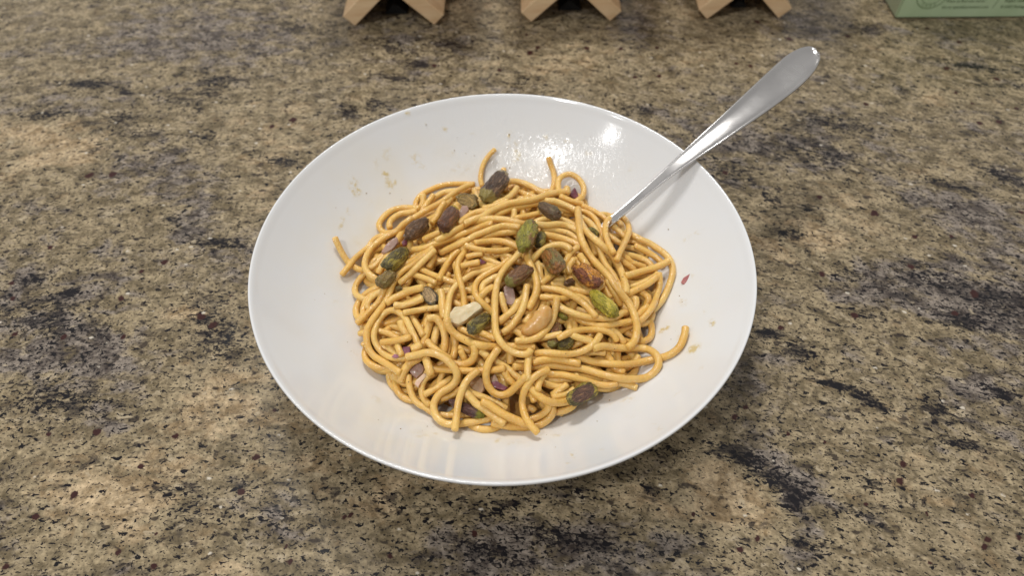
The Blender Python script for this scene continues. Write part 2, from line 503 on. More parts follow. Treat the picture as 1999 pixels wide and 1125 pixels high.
# ------------------------------------------------------------------ bowl
# sauce marks: (x, y, half width, half height, slope, amount) as they lie on the bowl wall
SMEAR = [(720, 395, 10, 8, 20, .35), (735, 318, 8, 12, 10, .4), (880, 300, 10, 7, 0, .4), (925, 262, 12, 6, 10, .35), (1065, 268, 6, 8, 0, .5), (1150, 300, 12, 8, 20, .4), (1230, 330, 8, 14, 20, .35), (1260, 372, 7, 9, 20, .35), (700, 470, 14, 10, 0, .3), (640, 520, 12, 8, 20, .25), (655, 590, 10, 14, 0, .25), (690, 690, 12, 10, 30, .3), (735, 780, 14, 8, 30, .35), (820, 850, 22, 7, 12, .4), (1010, 868, 30, 6, 0, .4), (1090, 850, 18, 6, -6, .4), (1340, 470, 8, 12, 30, .35), (1385, 560, 8, 10, 0, .35), (1370, 720, 10, 6, -40, .35), (1320, 770, 12, 5, -30, .35), (690, 362, 9, 16, 0, .9), (698, 375, 7, 8, 30, .8), (752, 340, 9, 5, 30, 1.2), (760, 362, 8, 14, -30, .8), (771, 356, 4, 6, 0, .7), (668, 430, 5, 7, 0, 1.0), (665, 446, 5, 7, 0, 1.0), (681, 412, 7, 9, 0, .5),
         (795, 222, 5, 4, 0, 1.2), (865, 254, 10, 6, 0, .8), (830, 243, 4, 3, 0, .7), (810, 310, 12, 14, 20, .6), (825, 326, 8, 5, 20, .7), (755, 300, 10, 18, 0, .45), (994, 261, 4, 5, 0, 1.3), (1005, 285, 12, 22, -25, .45), (1010, 310, 12, 12, 0, .5),
         (900, 330, 30, 14, 0, .35), (1040, 325, 4, 9, 15, .5), (1107, 277, 10, 6, 0, .5), (1390, 632, 8, 7, -60, 1.0), (1353, 682, 16, 6, -25, 1.3), (1325, 660, 5, 6, 0, .6), (1290, 648, 6, 3, -30, .6), (1297, 642, 12, 4, -35, .7), (1300, 640, 10, 4, 0, .5),
         (1332, 590, 12, 10, 0, .5), (1345, 540, 14, 10, 0, .4), (1117, 890, 7, 8, 0, .7), (1110, 905, 7, 4, 0, .5), (1177, 878, 10, 4, 0, .5), (1288, 840, 8, 4, 0, .6), (972, 860, 7, 4, -30, .7), (850, 847, 8, 4, 0, .5), (752, 747, 4, 4, 0, .4), (945, 843, 12, 5, 0, .4),
         (1190, 790, 40, 5, -15, .35), (1230, 815, 30, 5, -20, .3), (1280, 830, 16, 4, 0, .3), (1310, 430, 6, 4, 0, .4), (1360, 455, 16, 5, -35, .5), (1230, 780, 14, 6, 0, .4), (1295, 740, 8, 4, 0, .3), (630, 680, 6, 4, 0, .4), (615, 655, 4, 4, 0, .3), (1375, 610, 5, 5, 0, .4)]
OIL = [(1095, 322, 80, 42, 20, .8), (1120, 350, 80, 40, 0, 1.0), (1180, 330, 60, 50, 0, .6), (1020, 290, 60, 40, 0, .5), (930, 300, 70, 40, 10, .45), (900, 335, 50, 20, 0, .7), (850, 250, 60, 30, 0, .3), (1165, 400, 60, 30, -10, .5), (960, 230, 40, 40, 0, .3), (1240, 400, 40, 60, 0, .2), (1000, 330, 40, 20, 0, .5)]
FILM = [(980, 600, 400, 300, 0, .55), (900, 840, 200, 40, 0, .5), (720, 560, 120, 160, 0, .3), (820, 330, 130, 70, 0, .35), (700, 420, 90, 90, 0, .3), (1300, 640, 80, 120, 0, .35), (800, 800, 120, 90, 0, .4), (760, 480, 90, 60, 0, .3), (1350, 690, 40, 30, 0, .3)]


def build_bowl():
    inner = list(zip(PR, PZ)) + [(.1182, .0544), (.1192, .0555), (.11985, .0559), (.1203, .0557), (.1205, .0551)]
    outer = [(.1203, .0542), (.1190, .0518), (.1160, .0478), (.1110, .0422), (.1040, .0352), (.0960, .0284), (.0870, .0218), (.0780, .0164), (.0690, .0118), (.0600, .0080), (.0540, .0058), (.0520, .0030), (.0512, .0008), (.0500, .0002), (.0485, .0008), (.0475, .0026), (.0440, .0030), (.0, .0030)]
    prof = inner + outer
    # refine the inner wall
    ref = []
    for k in range(len(inner) - 1):
        a, b = inner[k], inner[k + 1]
        n = max(1, int(math.hypot(b[0] - a[0], b[1] - a[1]) / .0011))
        for q in range(n):
            ref.append((a[0] + (b[0] - a[0]) * q / n, a[1] + (b[1] - a[1]) * q / n))
    # light smoothing of the refined profile so that it reads as one curve
    rz = np.array(ref)
    for _ in range(30):
        rz[1:-6] = .5 * rz[1:-6] + .25 * (rz[:-7] + rz[2:-5])
    prof = [tuple(q) for q in rz] + [inner[-1]] + outer
    N = 384
    th = np.linspace(0, 2 * math.pi, N, endpoint=False)
    V, F = [], []
    prof = prof[1:-1]
    for (r, z) in prof:
        V.append(np.stack([r * np.cos(th), r * np.sin(th), np.full(N, z)], -1))
    V = np.vstack(V)
    M = len(prof)
    for k in range(M - 1):
        a = k * N + np.arange(N)
        b = k * N + (np.arange(N) + 1) % N
        F.append(np.stack([a, b, b + N, a + N], -1))
    F = np.vstack(F).tolist()
    V = np.vstack([V, [[0, 0, .006], [0, 0, .003]]])
    c0, c1 = len(V) - 2, len(V) - 1
    for j in range(N):
        F.append([c0, (j + 1) % N, j])
        F.append([c1, (M - 1) * N + j, (M - 1) * N + (j + 1) % N])
    F = [f[::-1] for f in F]
    o = link_mesh('bowl', V, F, porcelain_material())
    d = V - CAM
    z = d @ FW
    ix = PW / 2 + FPX * (d @ RT) / z
    iy = PH / 2 - FPX * (d @ UP) / z
    ins = (np.arange(len(V)) < len(rz) * N).astype(float)
    for nm, it, mx in (('smear', SMEAR, 1.3), ('oil', OIL, 1.0), ('film', FILM, 1.0)):
        at = o.data.attributes.new(nm, 'FLOAT', 'POINT')
        at.data.foreach_set('value', (np.clip(gauss_field(ix, iy, it), 0, mx) * ins).astype(np.float32))
    tag(o, 'wide white porcelain bowl of spaghetti standing on the granite counter', 'bowl')
    return o


build_bowl()


# ------------------------------------------------------------------ fork
def build_fork():
    g = NT('brushed_steel')
    P = g.tc.outputs['Object']
    scr = g.noise(g.mapping(P, rot=(0, 0, R(-40)), scale=(.25, 2.0, 1)), 500, 3, .6)
    col = g.mix(g.step(g.noise(P, 90, 4, .65), .4, .72, 0, .25), (.64, .62, .605), (.52, .505, .495))
    col = g.mix(g.step(g.noise(P, 420, 3, .6), .66, .76, 0, .5), col, (.30, .28, .27))
    steel = g.out(col=col, rough=g.step(g.noise(P, 60, 2), .3, .7, .22, .29), metal=1.0, normal=g.bump(scr, .08, .0003))
    # stations: s along the handle in photo pixels, left edge, right edge, height
    ax0, ax1 = np.array([1211., 416.]), np.array([1590., 100.])
    u = (ax1 - ax0) / np.linalg.norm(ax1 - ax0)
    v = np.array([-u[1], u[0]])
    ST = [(-150, -8.5, 8.5, -.031), (-60, -7.5, 7.5, -.0268), (0, -7, 7.5, -.0198), (50, -7.5, 7, -.0131), (100, -9.5, 7.5, -.0066), (140, -12, 10, -.0014), (173, -14.5, 13.5, .0024), (230, -18, 20, .0081), (290, -21.5, 25.5, .0124), (350, -25.5, 31, .0155), (410, -29, 34.5, .0175),
          (445, -30, 33.5, .0185), (470, -25.5, 29.5, .0190), (486, -18.5, 23, .0193), (494, -11, 17, .0194), (498, -2, 9, .0195)]
    st = spline([(a, b, c_, d) for a, b, c_, d in ST], 5.0)
    cen, wid = [], []
    for s, lo, hi, z in st:
        p = ax0 + u * s + v * (lo + hi) / 2
        q0 = at_z(*(ax0 + u * s + v * lo), HR + z)
        q1 = at_z(*(ax0 + u * s + v * hi), HR + z)
        cen.append((q0 + q1) / 2)
        wid.append((q1 - q0) / 2)
    cen, wid = np.array(cen), np.array(wid)
    n = len(cen)
    tan = np.gradient(cen, axis=0)
    V, F = [], []
    W_ = [-1, -.93, -.84, -.72, -.45, 0, .45, .72, .84, .93, 1, .9, .5, 0, -.5, -.9]
    for i in range(n):
        t = tan[i] / np.linalg.norm(tan[i])
        w = wid[i]
        nrm = np.cross(w, t)
        nrm /= np.linalg.norm(nrm)
        if nrm[2] < 0: nrm = -nrm
        hw = np.linalg.norm(w)
        dish = .0012 * min(1, max(0, (st[i, 0] - 120) / 200)) * min(1, max(0.0, (hw - .0022) / .002))
        rim = min(.0008, hw * .35)
        for j, a in enumerate(W_):
            if j <= 10:
                aa = abs(a)
                if aa > .99: h = -.0004
                elif aa > .9: h = .0005 * rim / .0008
                elif aa > .8: h = .00042 * rim / .0008
                elif aa > .7: h = .0002 - .0005 * dish / .0012
                else: h = .0002 - .0002 * dish / .0012 - dish * (1 - (aa * .8) ** 2) * .9
            else:
                h = -.0016 + .0005 * a * a
            V.append(cen[i] + w * a + nrm * h)
    m_ = len(W_)
    for i in range(n - 1):
        for j in range(m_):
            F.append([i * m_ + j, i * m_ + (j + 1) % m_, (i + 1) * m_ + (j + 1) % m_, (i + 1) * m_ + j])
    F.append(list(range(m_))[::-1])
    F.append([(n - 1) * m_ + j for j in range(m_)])
    root = empty('fork', tuple(cen[n // 2]), 'stainless steel fork with a teardrop handle leaning over the bowl rim', 'fork')
    def tool(name, V, F):
        o = link_mesh(name, np.array(V) - cen[n // 2], F, steel)
        o.parent = root
        return o
    tool('handle', V, F)
    # head and tines sunk in the pasta
    p0 = cen[0]
    dirv = cen[0] - cen[6]
    dirv /= np.linalg.norm(dirv)
    side = wid[0] / np.linalg.norm(wid[0])
    dirv = np.array([dirv[0], dirv[1], 0.05]); dirv /= np.linalg.norm(dirv)
    up = np.cross(side, dirv); up /= np.linalg.norm(up)
    if up[2] < 0: up = -up
    def bar(name, rows):
        V, F = [], []
        for (a, s, w, h, th) in rows:
            for sx, hz in ((-1, 1), (1, 1), (1, -1), (-1, -1)):
                V.append(p0 + dirv * a + side * (s + sx * w) + up * (h + hz * th))
        for k in range(len(rows) - 1):
            for j in range(4):
                F.append([k * 4 + j, k * 4 + (j + 1) % 4, k * 4 + 4 + (j + 1) % 4, k * 4 + 4 + j])
        F += [[3, 2, 1, 0], [len(rows) * 4 - 4 + j for j in range(4)]]
        return tool(name, V, F)
    bar('head', [(-.001, 0, .0026, 0, .0009), (.006, 0, .006, -.0008, .0008), (.013, 0, .0105, -.001, .0008), (.022, 0, .0115, -.0005, .0008)])
    for k in range(4):
        s = -.0087 + k * .0058
        bar('tine', [(.0222, s, .0021, -.0005, .0007), (.032, s, .0017, .0005, .0007), (.042, s, .0012, .0025, .0006), (.048, s, .0006, .004, .0004)])


build_fork()


# ------------------------------------------------------------------ wooden stands and carton at the back of the counter
def prism(name, poly, y0, y1, mat, parent, bev=.0006):
    """a bar whose section poly lies in the x-z plane, from y0 to y1"""
    bm = bmesh.new()
    a = [bm.verts.new((x, y0, z)) for x, z in poly]
    b = [bm.verts.new((x, y1, z)) for x, z in poly]
    n = len(poly)
    bm.faces.new(a[::-1]); bm.faces.new(b)
    for i in range(n):
        bm.faces.new([a[i], a[(i + 1) % n], b[(i + 1) % n], b[i]])
    bmesh.ops.recalc_face_normals(bm, faces=bm.faces)
    bmesh.ops.bevel(bm, geom=bm.edges[:], offset=bev, segments=2, affect='EDGES', profile=.5)
    me = bpy.data.meshes.new(name)
    bm.to_mesh(me); bm.free()
    me.materials.append(mat)
    o = bpy.data.objects.new(name, me)
    C.objects.link(o)
    o.parent = parent
    return o


def build_stands():
    g = NT('bare_wood')
    P = g.tc.outputs['Object']
    gr = g.noise(g.mapping(P, rot=(0, R(45), 0), scale=(.12, 1, 1)), 190, 4, .6, .3)
    col = g.mix(g.step(gr, .3, .7), (.72, .48, .27), (.84, .62, .38))
    col = g.mix(g.step(g.noise(P, 25, 3), .4, .7, 0, .5), col, (.50, .285, .115))
    wood = g.out(col=col, rough=.55, normal=g.bump(gr, .12, .0005), spec=.3)
    shade_mat = simple_material('arch_shade_black', (.004, .004, .004), (.006, .006, .006), 60, .8, .05)  # near-black colour standing in for deep shade under the crossed bars
    w = .0118
    k = w / math.sqrt(2)
    tips = [(-.1156, -.0543, .2790), (.0209, .0822, .2825), (.1579, .2138, .2848)]
    labs = ['crossed wooden stand behind the bowl, nearest the dark purple pistachio',
            'crossed wooden stand standing behind the bowl between two others like it',
            'crossed wooden stand on the counter nearest the fork handle and green carton']
    for (xa, xb, y), lab in zip(tips, labs):
        root = empty('wooden_stand', ((xa + xb) / 2, y, 0), lab, 'wooden stand', 'crossed wooden stands in a row at the back of the counter')
        xc = (xa + xb) / 2
        h = (xb - xa) / 2
        L = .125
        a, b = xa - xc, xb - xc
        ang = R(44)
        g0 = .002
        prism('shade_block', [(a + .0215, .0006), (b - .0215, .0006), (.002, h - .0225), (-.002, h - .0225)], .016, .15, shade_mat, root, .0004)  # added black block, no real part: paints the shade inside the arch
        for sgn, x0 in ((1, a), (-1, b)):
            d = (sgn * math.cos(ang), math.sin(ang))
            nrm = (-sgn * math.sin(ang), math.cos(ang))
            p = [(x0, 0.0002), (x0 + d[0] * L, d[1] * L + .0002), (x0 + d[0] * L + nrm[0] * w, d[1] * L + nrm[1] * w), (x0 + nrm[0] * w, nrm[1] * w + .0002)]
            # the two bars of a cross are housed into one another: one sits a hair proud
            prism('crossed_bar', [(px_ + 0., z) for px_, z in p], (0 if sgn > 0 else .0006), .17 - (0 if sgn > 0 else .0006), wood, root)


build_stands()


def text_part(name, body, size, loc, rot, mat, parent, align='LEFT', shear=0.0):
    cu = bpy.data.curves.new(name, 'FONT')
    cu.body = body
    cu.size = size
    cu.align_x = align
    cu.shear = shear
    cu.extrude = .00003
    o = bpy.data.objects.new(name, cu)
    C.objects.link(o)
    o.location = loc
    o.rotation_euler = rot
    cu.materials.append(mat)
    dg = bpy.context.evaluated_depsgraph_get()
    me = bpy.data.meshes.new_from_object(o.evaluated_get(dg))
    t = bpy.data.objects.new(name, me)
    C.objects.link(t)
    t.location = loc
    t.rotation_euler = rot
    t.parent = parent
    bpy.data.objects.remove(o)
    if not me.materials:
        me.materials.append(mat)
    return t


def build_carton():
    green = simple_material('green_card', (.43, .55, .33), (.48, .60, .38), 30, .42, .1, 200)
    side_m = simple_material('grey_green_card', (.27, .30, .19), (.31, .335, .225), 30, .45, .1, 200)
    ink = simple_material('dark_green_print', (.055, .095, .035), (.075, .115, .045), 60, .5, .05)
    pale_ink = simple_material('olive_print', (.22, .27, .10), (.25, .30, .12), 60, .5, .05)
    ring_ink = simple_material('seal_print', (.17, .25, .12), (.20, .28, .14), 60, .5, .05)
    blue = simple_material('blue_print', (.03, .11, .28), (.02, .06, .18), 60, .4, .05)
    x0, y0 = .3036, .2838
    root = empty('carton', (x0, y0, 0), 'pale green printed carton standing at the back of the counter', 'carton')
    Wd, Dp, Ht = .170, .065, .075
    bm = bmesh.new()
    bmesh.ops.create_cube(bm, size=1)
    for vv in bm.verts:
        vv.co = ((vv.co.x + .5) * Wd, (vv.co.y + .5) * Dp, (vv.co.z + .5) * Ht + .0008)
    bmesh.ops.bevel(bm, geom=bm.edges[:], offset=.0011, segments=2, affect='EDGES')
    me = bpy.data.meshes.new('body')
    bm.to_mesh(me); bm.free()
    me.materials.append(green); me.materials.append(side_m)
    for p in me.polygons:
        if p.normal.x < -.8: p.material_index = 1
    o = bpy.data.objects.new('body', me)
    C.objects.link(o)
    o.parent = root
    ry = (math.pi / 2, 0, 0)
    F = -.00012
    t = lambda b, s, x, z, mt=ink, sh=.0: text_part('lettering', b, s, (x, F, z), ry, mt, root, shear=sh)
    t('Want to find out more?', .0031, .0335, .0140)
    t('Go to specialtycrackers.com', .0031, .0325, .0090)
    t('made with care and good grain', .0028, .0325, .0190, pale_ink)
    t('Baked slowly, kept crisp', .0034, .0325, .0240)
    t('Want to sell these?', .0031, .0815, .0240)
    t('go to the trade pages', .0031, .0800, .0190)
    t('English cheeses welcome', .0031, .0785, .0140)
    t('\u00a9 2023 Packaged in the North', .0031, .0775, .0090)
    rule = link_mesh('printed_rule', [(.0715, F, .009), (.0721, F, .009), (.0765, F, .030), (.0759, F, .030)], [(0, 1, 2, 3)], ring_ink, root, False)
    # round seal
    cx, cz = .0215, .0205
    def ring(r0, r1):
        V, Fc = [], []
        N = 64
        for k in range(N):
            a = 2 * math.pi * k / N
            V += [(cx + r0 * math.cos(a), F, cz + r0 * math.sin(a)), (cx + r1 * math.cos(a), F, cz + r1 * math.sin(a))]
        for k in range(N):
            j = (k + 1) % N
            Fc.append((2 * k, 2 * k + 1, 2 * j + 1, 2 * j))
        return link_mesh('seal_ring', V, Fc, ring_ink, root, False)
    ring(.0111, .0119)
    ring(.0077, .0081)
    for k, ch in enumerate('CARE'):
        a = R(-118 + k * 19)
        text_part('seal_letter', ch, .0030, (cx + .0094 * math.cos(a), F, cz + .0094 * math.sin(a) - .001), ry, ring_ink, root, 'CENTER')
    for k, (dx, wd) in enumerate(((0.0045, .009), (.003, .007))):
        zz = cz + .0005 - k * .0022
        link_mesh('seal_line', [(cx - wd / 2, F, zz), (cx + wd / 2, F, zz), (cx + wd / 2, F, zz + .0008), (cx - wd / 2, F, zz + .0008)], [(0, 1, 2, 3)], ink, root, False)
    V = [(-.00012, .021 + .0085 * math.cos(2 * math.pi * k / 40), .021 + .0085 * math.sin(2 * math.pi * k / 40)) for k in range(40)]
    link_mesh('blue_dot', V, [list(range(40))[::-1]], blue, root, False)


build_carton()
# ------------------------------------------------------------------ the pasta
PASTA = pasta_material()
STRAND_R = .00176


def tube(name, P, rad, mat, seed=0, sides=10):
    """a strand along P, a little uneven, with blunt ends"""
    P = np.asarray(P, float)
    n = len(P)
    T = np.gradient(P, axis=0)
    T /= np.maximum(np.linalg.norm(T, axis=1), 1e-9)[:, None]
    nrm = np.cross(T[0], [0.1, .2, 1.0]); nrm /= np.linalg.norm(nrm)
    cen = P.mean(0)
    V, F = [], []
    rs = np.random.default_rng(seed)
    ph = rs.uniform(0, 50)
    rings = [(P[0] - T[0] * rad * .42, T[0], rad * .62), (P[0] - T[0] * rad * .20, T[0], rad * .90)]
    rings += [(P[i], T[i], rad) for i in range(n)]
    rings += [(P[-1] + T[-1] * rad * .20, T[-1], rad * .90), (P[-1] + T[-1] * rad * .42, T[-1], rad * .62)]
    flat = rs.uniform(.93, 1.0)
    for k, (p, t, r) in enumerate(rings):
        nrm = nrm - t * (nrm @ t); nrm /= np.linalg.norm(nrm)
        b = np.cross(t, nrm)
        for j in range(sides):
            a = 2 * math.pi * j / sides
            q = p + (nrm * math.cos(a) + b * math.sin(a) * flat) * r
            w = 1 + .055 * noise.noise(Vector(q * 260) + Vector((ph, 0, 0))) + .06 * noise.noise(Vector(q * 850) + Vector((0, ph, 0)))
            V.append(p + (q - p) * w)
    m_ = len(rings)
    for k in range(m_ - 1):
        for j in range(sides):
            F.append((k * sides + j, k * sides + (j + 1) % sides, (k + 1) * sides + (j + 1) % sides, (k + 1) * sides + j))
    V += [rings[0][0] - rings[0][1] * rad * .05 * rs.uniform(-2, 1), rings[-1][0] + rings[-1][1] * rad * .05 * rs.uniform(-2, 1)]
    c0, c1 = len(V) - 2, len(V) - 1
    for j in range(sides):
        F.append((c0, (j + 1) % sides, j))
        F.append((c1, (m_ - 1) * sides + j, (m_ - 1) * sides + (j + 1) % sides))
    return link_mesh(name, V, F, mat, loc=cen)


# the sauce that has gathered under the strands
def build_sauce():
    V, F = [], []
    NR, NA = 26, 72
    for i in range(NR + 1):
        q = .0715 * i / NR
        for j in range(NA):
            a = 2 * math.pi * j / NA
            qq = q * (1 + .05 * math.sin(3 * a + 1) * i / NR + .04 * math.sin(7 * a) * i / NR)
            x, y = DX + qq * math.cos(a), DY + qq * math.sin(a)
            z = float(floor_z(np.array(x), np.array(y))) - .0065 + .0012 * noise.noise(Vector((x * 160, y * 160, 0)))
            zb = float(bowl_z(math.hypot(x, y)))
            edge = i / NR
            z = zb + max(.0003, (z - zb)) * (1 - edge ** 5) + .0002 - .0012 * edge ** 9
            V.append((x, y, z))
    for i in range(NR):
        for j in range(NA):
            F.append((i * NA + j, i * NA + (j + 1) % NA, (i + 1) * NA + (j + 1) % NA, (i + 1) * NA + j)[::-1])
    g = NT('nut_sauce')
    P = g.tc.outputs['Object']
    n = g.noise(P, 240, 4, .6)
    m_ = g.out(col=g.mix(n, (.40, .195, .040), (.52, .30, .085)), rough=.22, normal=g.bump(n, .5, .001), spec=.5, coat=.5, coat_r=.1)
    o = link_mesh('sauce', V, [f[::-1] for f in F], m_)
    tag(o, 'amber nut sauce gathered on the bowl floor beneath the spaghetti', 'sauce', kind='stuff')


build_sauce()


# strands lying inside the mound, under the ones that can be followed
def build_filler(count):
    r = STRAND_R
    for k in range(count):
        a = rng.uniform(0, 2 * math.pi)
        q = .066 * math.sqrt(rng.uniform(0, 1))
        p = np.array([DX + q * math.cos(a), DY + q * math.sin(a)])
        h = rng.uniform(0, 2 * math.pi)
        cur = rng.uniform(-38, 38)
        pts = []
        for i in range(48):
            rho = np.hypot(p[0] - DX, p[1] - DY)
            if rho > .070:                   # turn back towards the middle
                to = math.atan2(DY - p[1], DX - p[0])
                dh = (to - h + math.pi) % (2 * math.pi) - math.pi
                h += np.sign(dh) * .16
            else:
                h += cur * .0015
            p = p + .0015 * np.array([math.cos(h), math.sin(h)])
            pts.append(p.copy())
        pts = np.array(pts)
        z = floor_z(pts[:, 0], pts[:, 1]) - .0034 + rng.uniform(-.001, .0015)
        z = np.maximum(z, bowl_z(np.hypot(pts[:, 0], pts[:, 1])) + r)
        for i in range(len(pts)):
            d2 = ((pile.c[:, :2] - pts[i]) ** 2).sum(1)
            ok = d2 < (1.7 * r) ** 2
            if ok.any():
                z[i] = max(z[i], min((pile.c[ok, 2] + np.sqrt((1.7 * r) ** 2 - d2[ok])).max(), z[i] + .0045))
        z = smooth(z, 2)
        P = np.column_stack([pts, z])
        pile.add(P[::1], r)
        o = tube('spaghetti_strand', P, r, PASTA, seed=1000 + k)
        tag(o, 'shaded spaghetti strand deep inside the mound, glimpsed only between strands above it', 'spaghetti', 'strands buried inside the mound')


build_filler(130)
SG = 'strands of spaghetti in the bowl'


def lay(pts, r, cap=.011, e0=0., e1=0., lift=0., dome=True, step=5.2, sm=3):
    s = spline(pts, step)
    D, t = base_t(s, r, dome)
    L = pile.need(D, t, r)
    L = np.minimum(L, cap)
    n = len(L)
    L = np.array([L[max(0, i - 1):i + 2].max() for i in range(n)])
    u = np.linspace(0, 1, n)
    L = L + lift + e0 * np.clip(1 - u / .45, 0, 1) ** 1.5 + e1 * np.clip((u - .55) / .45, 0, 1) ** 1.5
    tt = smooth(t - L, sm)
    return CAM + D * tt[:, None], D


def strand(words, pts, wpx=None, **kw):
    r = STRAND_R * (wpx or rng.uniform(.88, 1.10))
    P, D = lay(pts, r, **kw)
    o = tube('spaghetti_strand', P, r, PASTA, seed=len(pile.c))
    pile.add(P, r)
    tag(o, 'spaghetti strand ' + words, 'spaghetti', SG)
    return o


NG = 'pistachios scattered through the pasta'


def kernel(words, a, b, wpx, mat, flat=.82, cut=None, seed=1, taper=.12, lift=0., cap=.012, cutmat=None, ridge=.10):
    """a shelled pistachio whose long axis runs from pixel a to pixel b (the z axis of the object)"""
    a, b = np.array(a, float), np.array(b, float)
    mid = (a + b) / 2
    D, t = base_t([a * .75 + b * .25, mid, a * .25 + b * .75], .0030)
    dist = t[1]
    rad = wpx / 2 * dist / FPX
    L = np.minimum(pile.need(D, t, rad * .75), cap) + lift
    tt = t - L
    l0 = CAM + D[0] * tt[0]
    l1 = CAM + D[2] * tt[2]
    l0, l1 = l0 * .75 + (l0 + l1) / 2 * .25, l1 * .75 + (l0 + l1) / 2 * .25
    ax = l0 - l1
    plen = np.linalg.norm(a - b) * dist / FPX
    cen = (l0 + l1) / 2
    zdir = ax / np.linalg.norm(ax)
    # the true length seen at a slant
    rad *= .87
    half = .91 * plen / 2 / max(.55, math.sqrt(max(.01, 1 - (zdir @ D[1]) ** 2)))
    facing = -D[1] - zdir * (-D[1] @ zdir)
    facing /= np.linalg.norm(facing)
    xdir = np.cross(facing, zdir)
    bm = bmesh.new()
    bmesh.ops.create_icosphere(bm, subdivisions=4, radius=1)
    V = np.array([v.co[:] for v in bm.verts])
    F = [[v.index for v in f.verts] for f in bm.faces]
    bm.free()
    off = Vector((seed * 3.7, seed * 1.3, seed * 2.1))
    out, mid_ = np.zeros_like(V), None
    for i, p in enumerate(V):
        q = Vector(p)
        w = 1 + .15 * noise.noise(q * 1.5 + off) + ridge * noise.noise(Vector((q.x * 3.4, q.y * 3.4, q.z * 1.3)) + off) + .10 * noise.noise(Vector((q.x * 6, q.y * 6, q.z * 3.0)) + off) + .045 * noise.noise(q * 13 + off)
        tz = p[2]
        sh = (1 - taper * tz) * min(1.6, (max(0., 1 - abs(tz) ** 3.4) / max(1e-3, 1 - tz * tz)) ** .5) * .95
        # a shallow seam down one side of the kernel
        an = math.atan2(p[1], p[0])
        w -= .13 * math.exp(-((an - .9) / .18) ** 2) * (1 - abs(tz)) ** .5
        out[i] = (p[0] * sh * w, p[1] * sh * w * flat, tz * w)
    if cut is not None:
        lim = cut
        over = out[:, 1] > lim
        out[over, 1] = lim - .10 * np.clip(1 - (out[over, 0] ** 2 + (out[over, 2] * .9) ** 2) * 1.6, 0, 1) + (out[over, 1] - lim) * .04
    wv = cen[None] + out[:, :1] * rad * xdir[None] + out[:, 1:2] * rad * facing[None] + out[:, 2:] * half * zdir[None]
    # object axes follow the kernel so that its material runs along it
    M = np.stack([xdir, facing, zdir], 1)
    loc = (wv - cen) @ M
    midx = None
    if cut is not None and cutmat is not None:
        fc = np.array([out[f, 1].mean() for f in F])
        rr = np.array([math.hypot(out[f, 0].mean(), out[f, 2].mean()) for f in F])
        midx = ((fc > cut - .12) & (rr < .80)).astype(int).tolist()
    o = link_mesh('pistachio', loc, F, mat, mats=[mat] + ([cutmat] if cutmat else []), midx=midx)
    mw = Matrix.Identity(4)
    for i in range(3):
        mw[i][0], mw[i][1], mw[i][2], mw[i][3] = xdir[i], facing[i], zdir[i], cen[i]
    o.matrix_world = mw
    pile.add(np.array([cen + zdir * half * k for k in (-.6, -.2, .2, .6)]), rad * .85)
    tag(o, words, 'pistachio', NG)
    return o


def chunk(name, words, cat, poly, thick, mat, group=None, lift=0., cap=.012, seed=1, tilt=.5, dome=True, rough=.12, sub=2, own=.0):
    """a cut lump whose face fills the outline poly, with depth behind it"""
    poly = np.array(poly, float)
    c0 = poly.mean(0)
    D, t = base_t([c0], thick * .5, dome)
    L = np.minimum(pile.need(D, t, thick * .5), cap) + lift
    cen = CAM + D[0] * (t[0] - L[0])
    nrm = -D[0] * (1 - tilt) + np.array([0, 0, 1.]) * tilt
    nrm /= np.linalg.norm(nrm)
    pts = []
    for p in poly:
        d = ray(*p)
        d = d / np.linalg.norm(d)
        pts.append(CAM + d * (((cen - CAM) @ nrm) / (d @ nrm)))
    pts = np.array(pts)
    n = len(pts)
    m0 = pts.mean(0)
    ringset = [(.90, -.75), (1.0, -.45), (1.0, .02), (.88, .25)]
    V, F = [], []
    for s, h in ringset:
        V += [m0 + (p - m0) * s + nrm * thick * h for p in pts]
    for k in range(len(ringset) - 1):
        for j in range(n):
            F.append([k * n + j, k * n + (j + 1) % n, (k + 1) * n + (j + 1) % n, (k + 1) * n + j])
    F.append(list(range(n))[::-1])
    V.append(m0 + nrm * thick * .30)
    for j in range(n):
        F.append([3 * n + j, 3 * n + (j + 1) % n, len(V) - 1])
    bm = bmesh.new()
    vs = [bm.verts.new(v - m0) for v in V]
    for f in F:
        bm.faces.new([vs[i] for i in f])
    bmesh.ops.recalc_face_normals(bm, faces=bm.faces)
    bmesh.ops.subdivide_edges(bm, edges=bm.edges[:], cuts=sub, use_grid_fill=True, smooth=.06)
    for v in bm.verts:
        q = v.co * 420 + Vector((seed * 5.1, seed * 2.3, 0))
        v.co += v.co.normalized() * thick * rough * (noise.noise(q) + .5 * noise.noise(q * 2.7))
    me = bpy.data.meshes.new(name)
    bm.to_mesh(me); bm.free()
    me.materials.append(mat)
    o = bpy.data.objects.new(name, me)
    C.objects.link(o)
    o.location = m0
    pile.add(np.vstack([m0[None], (pts + m0) / 2]), thick * .5)
    tag(o, words, cat, group)
    return o


S = strand
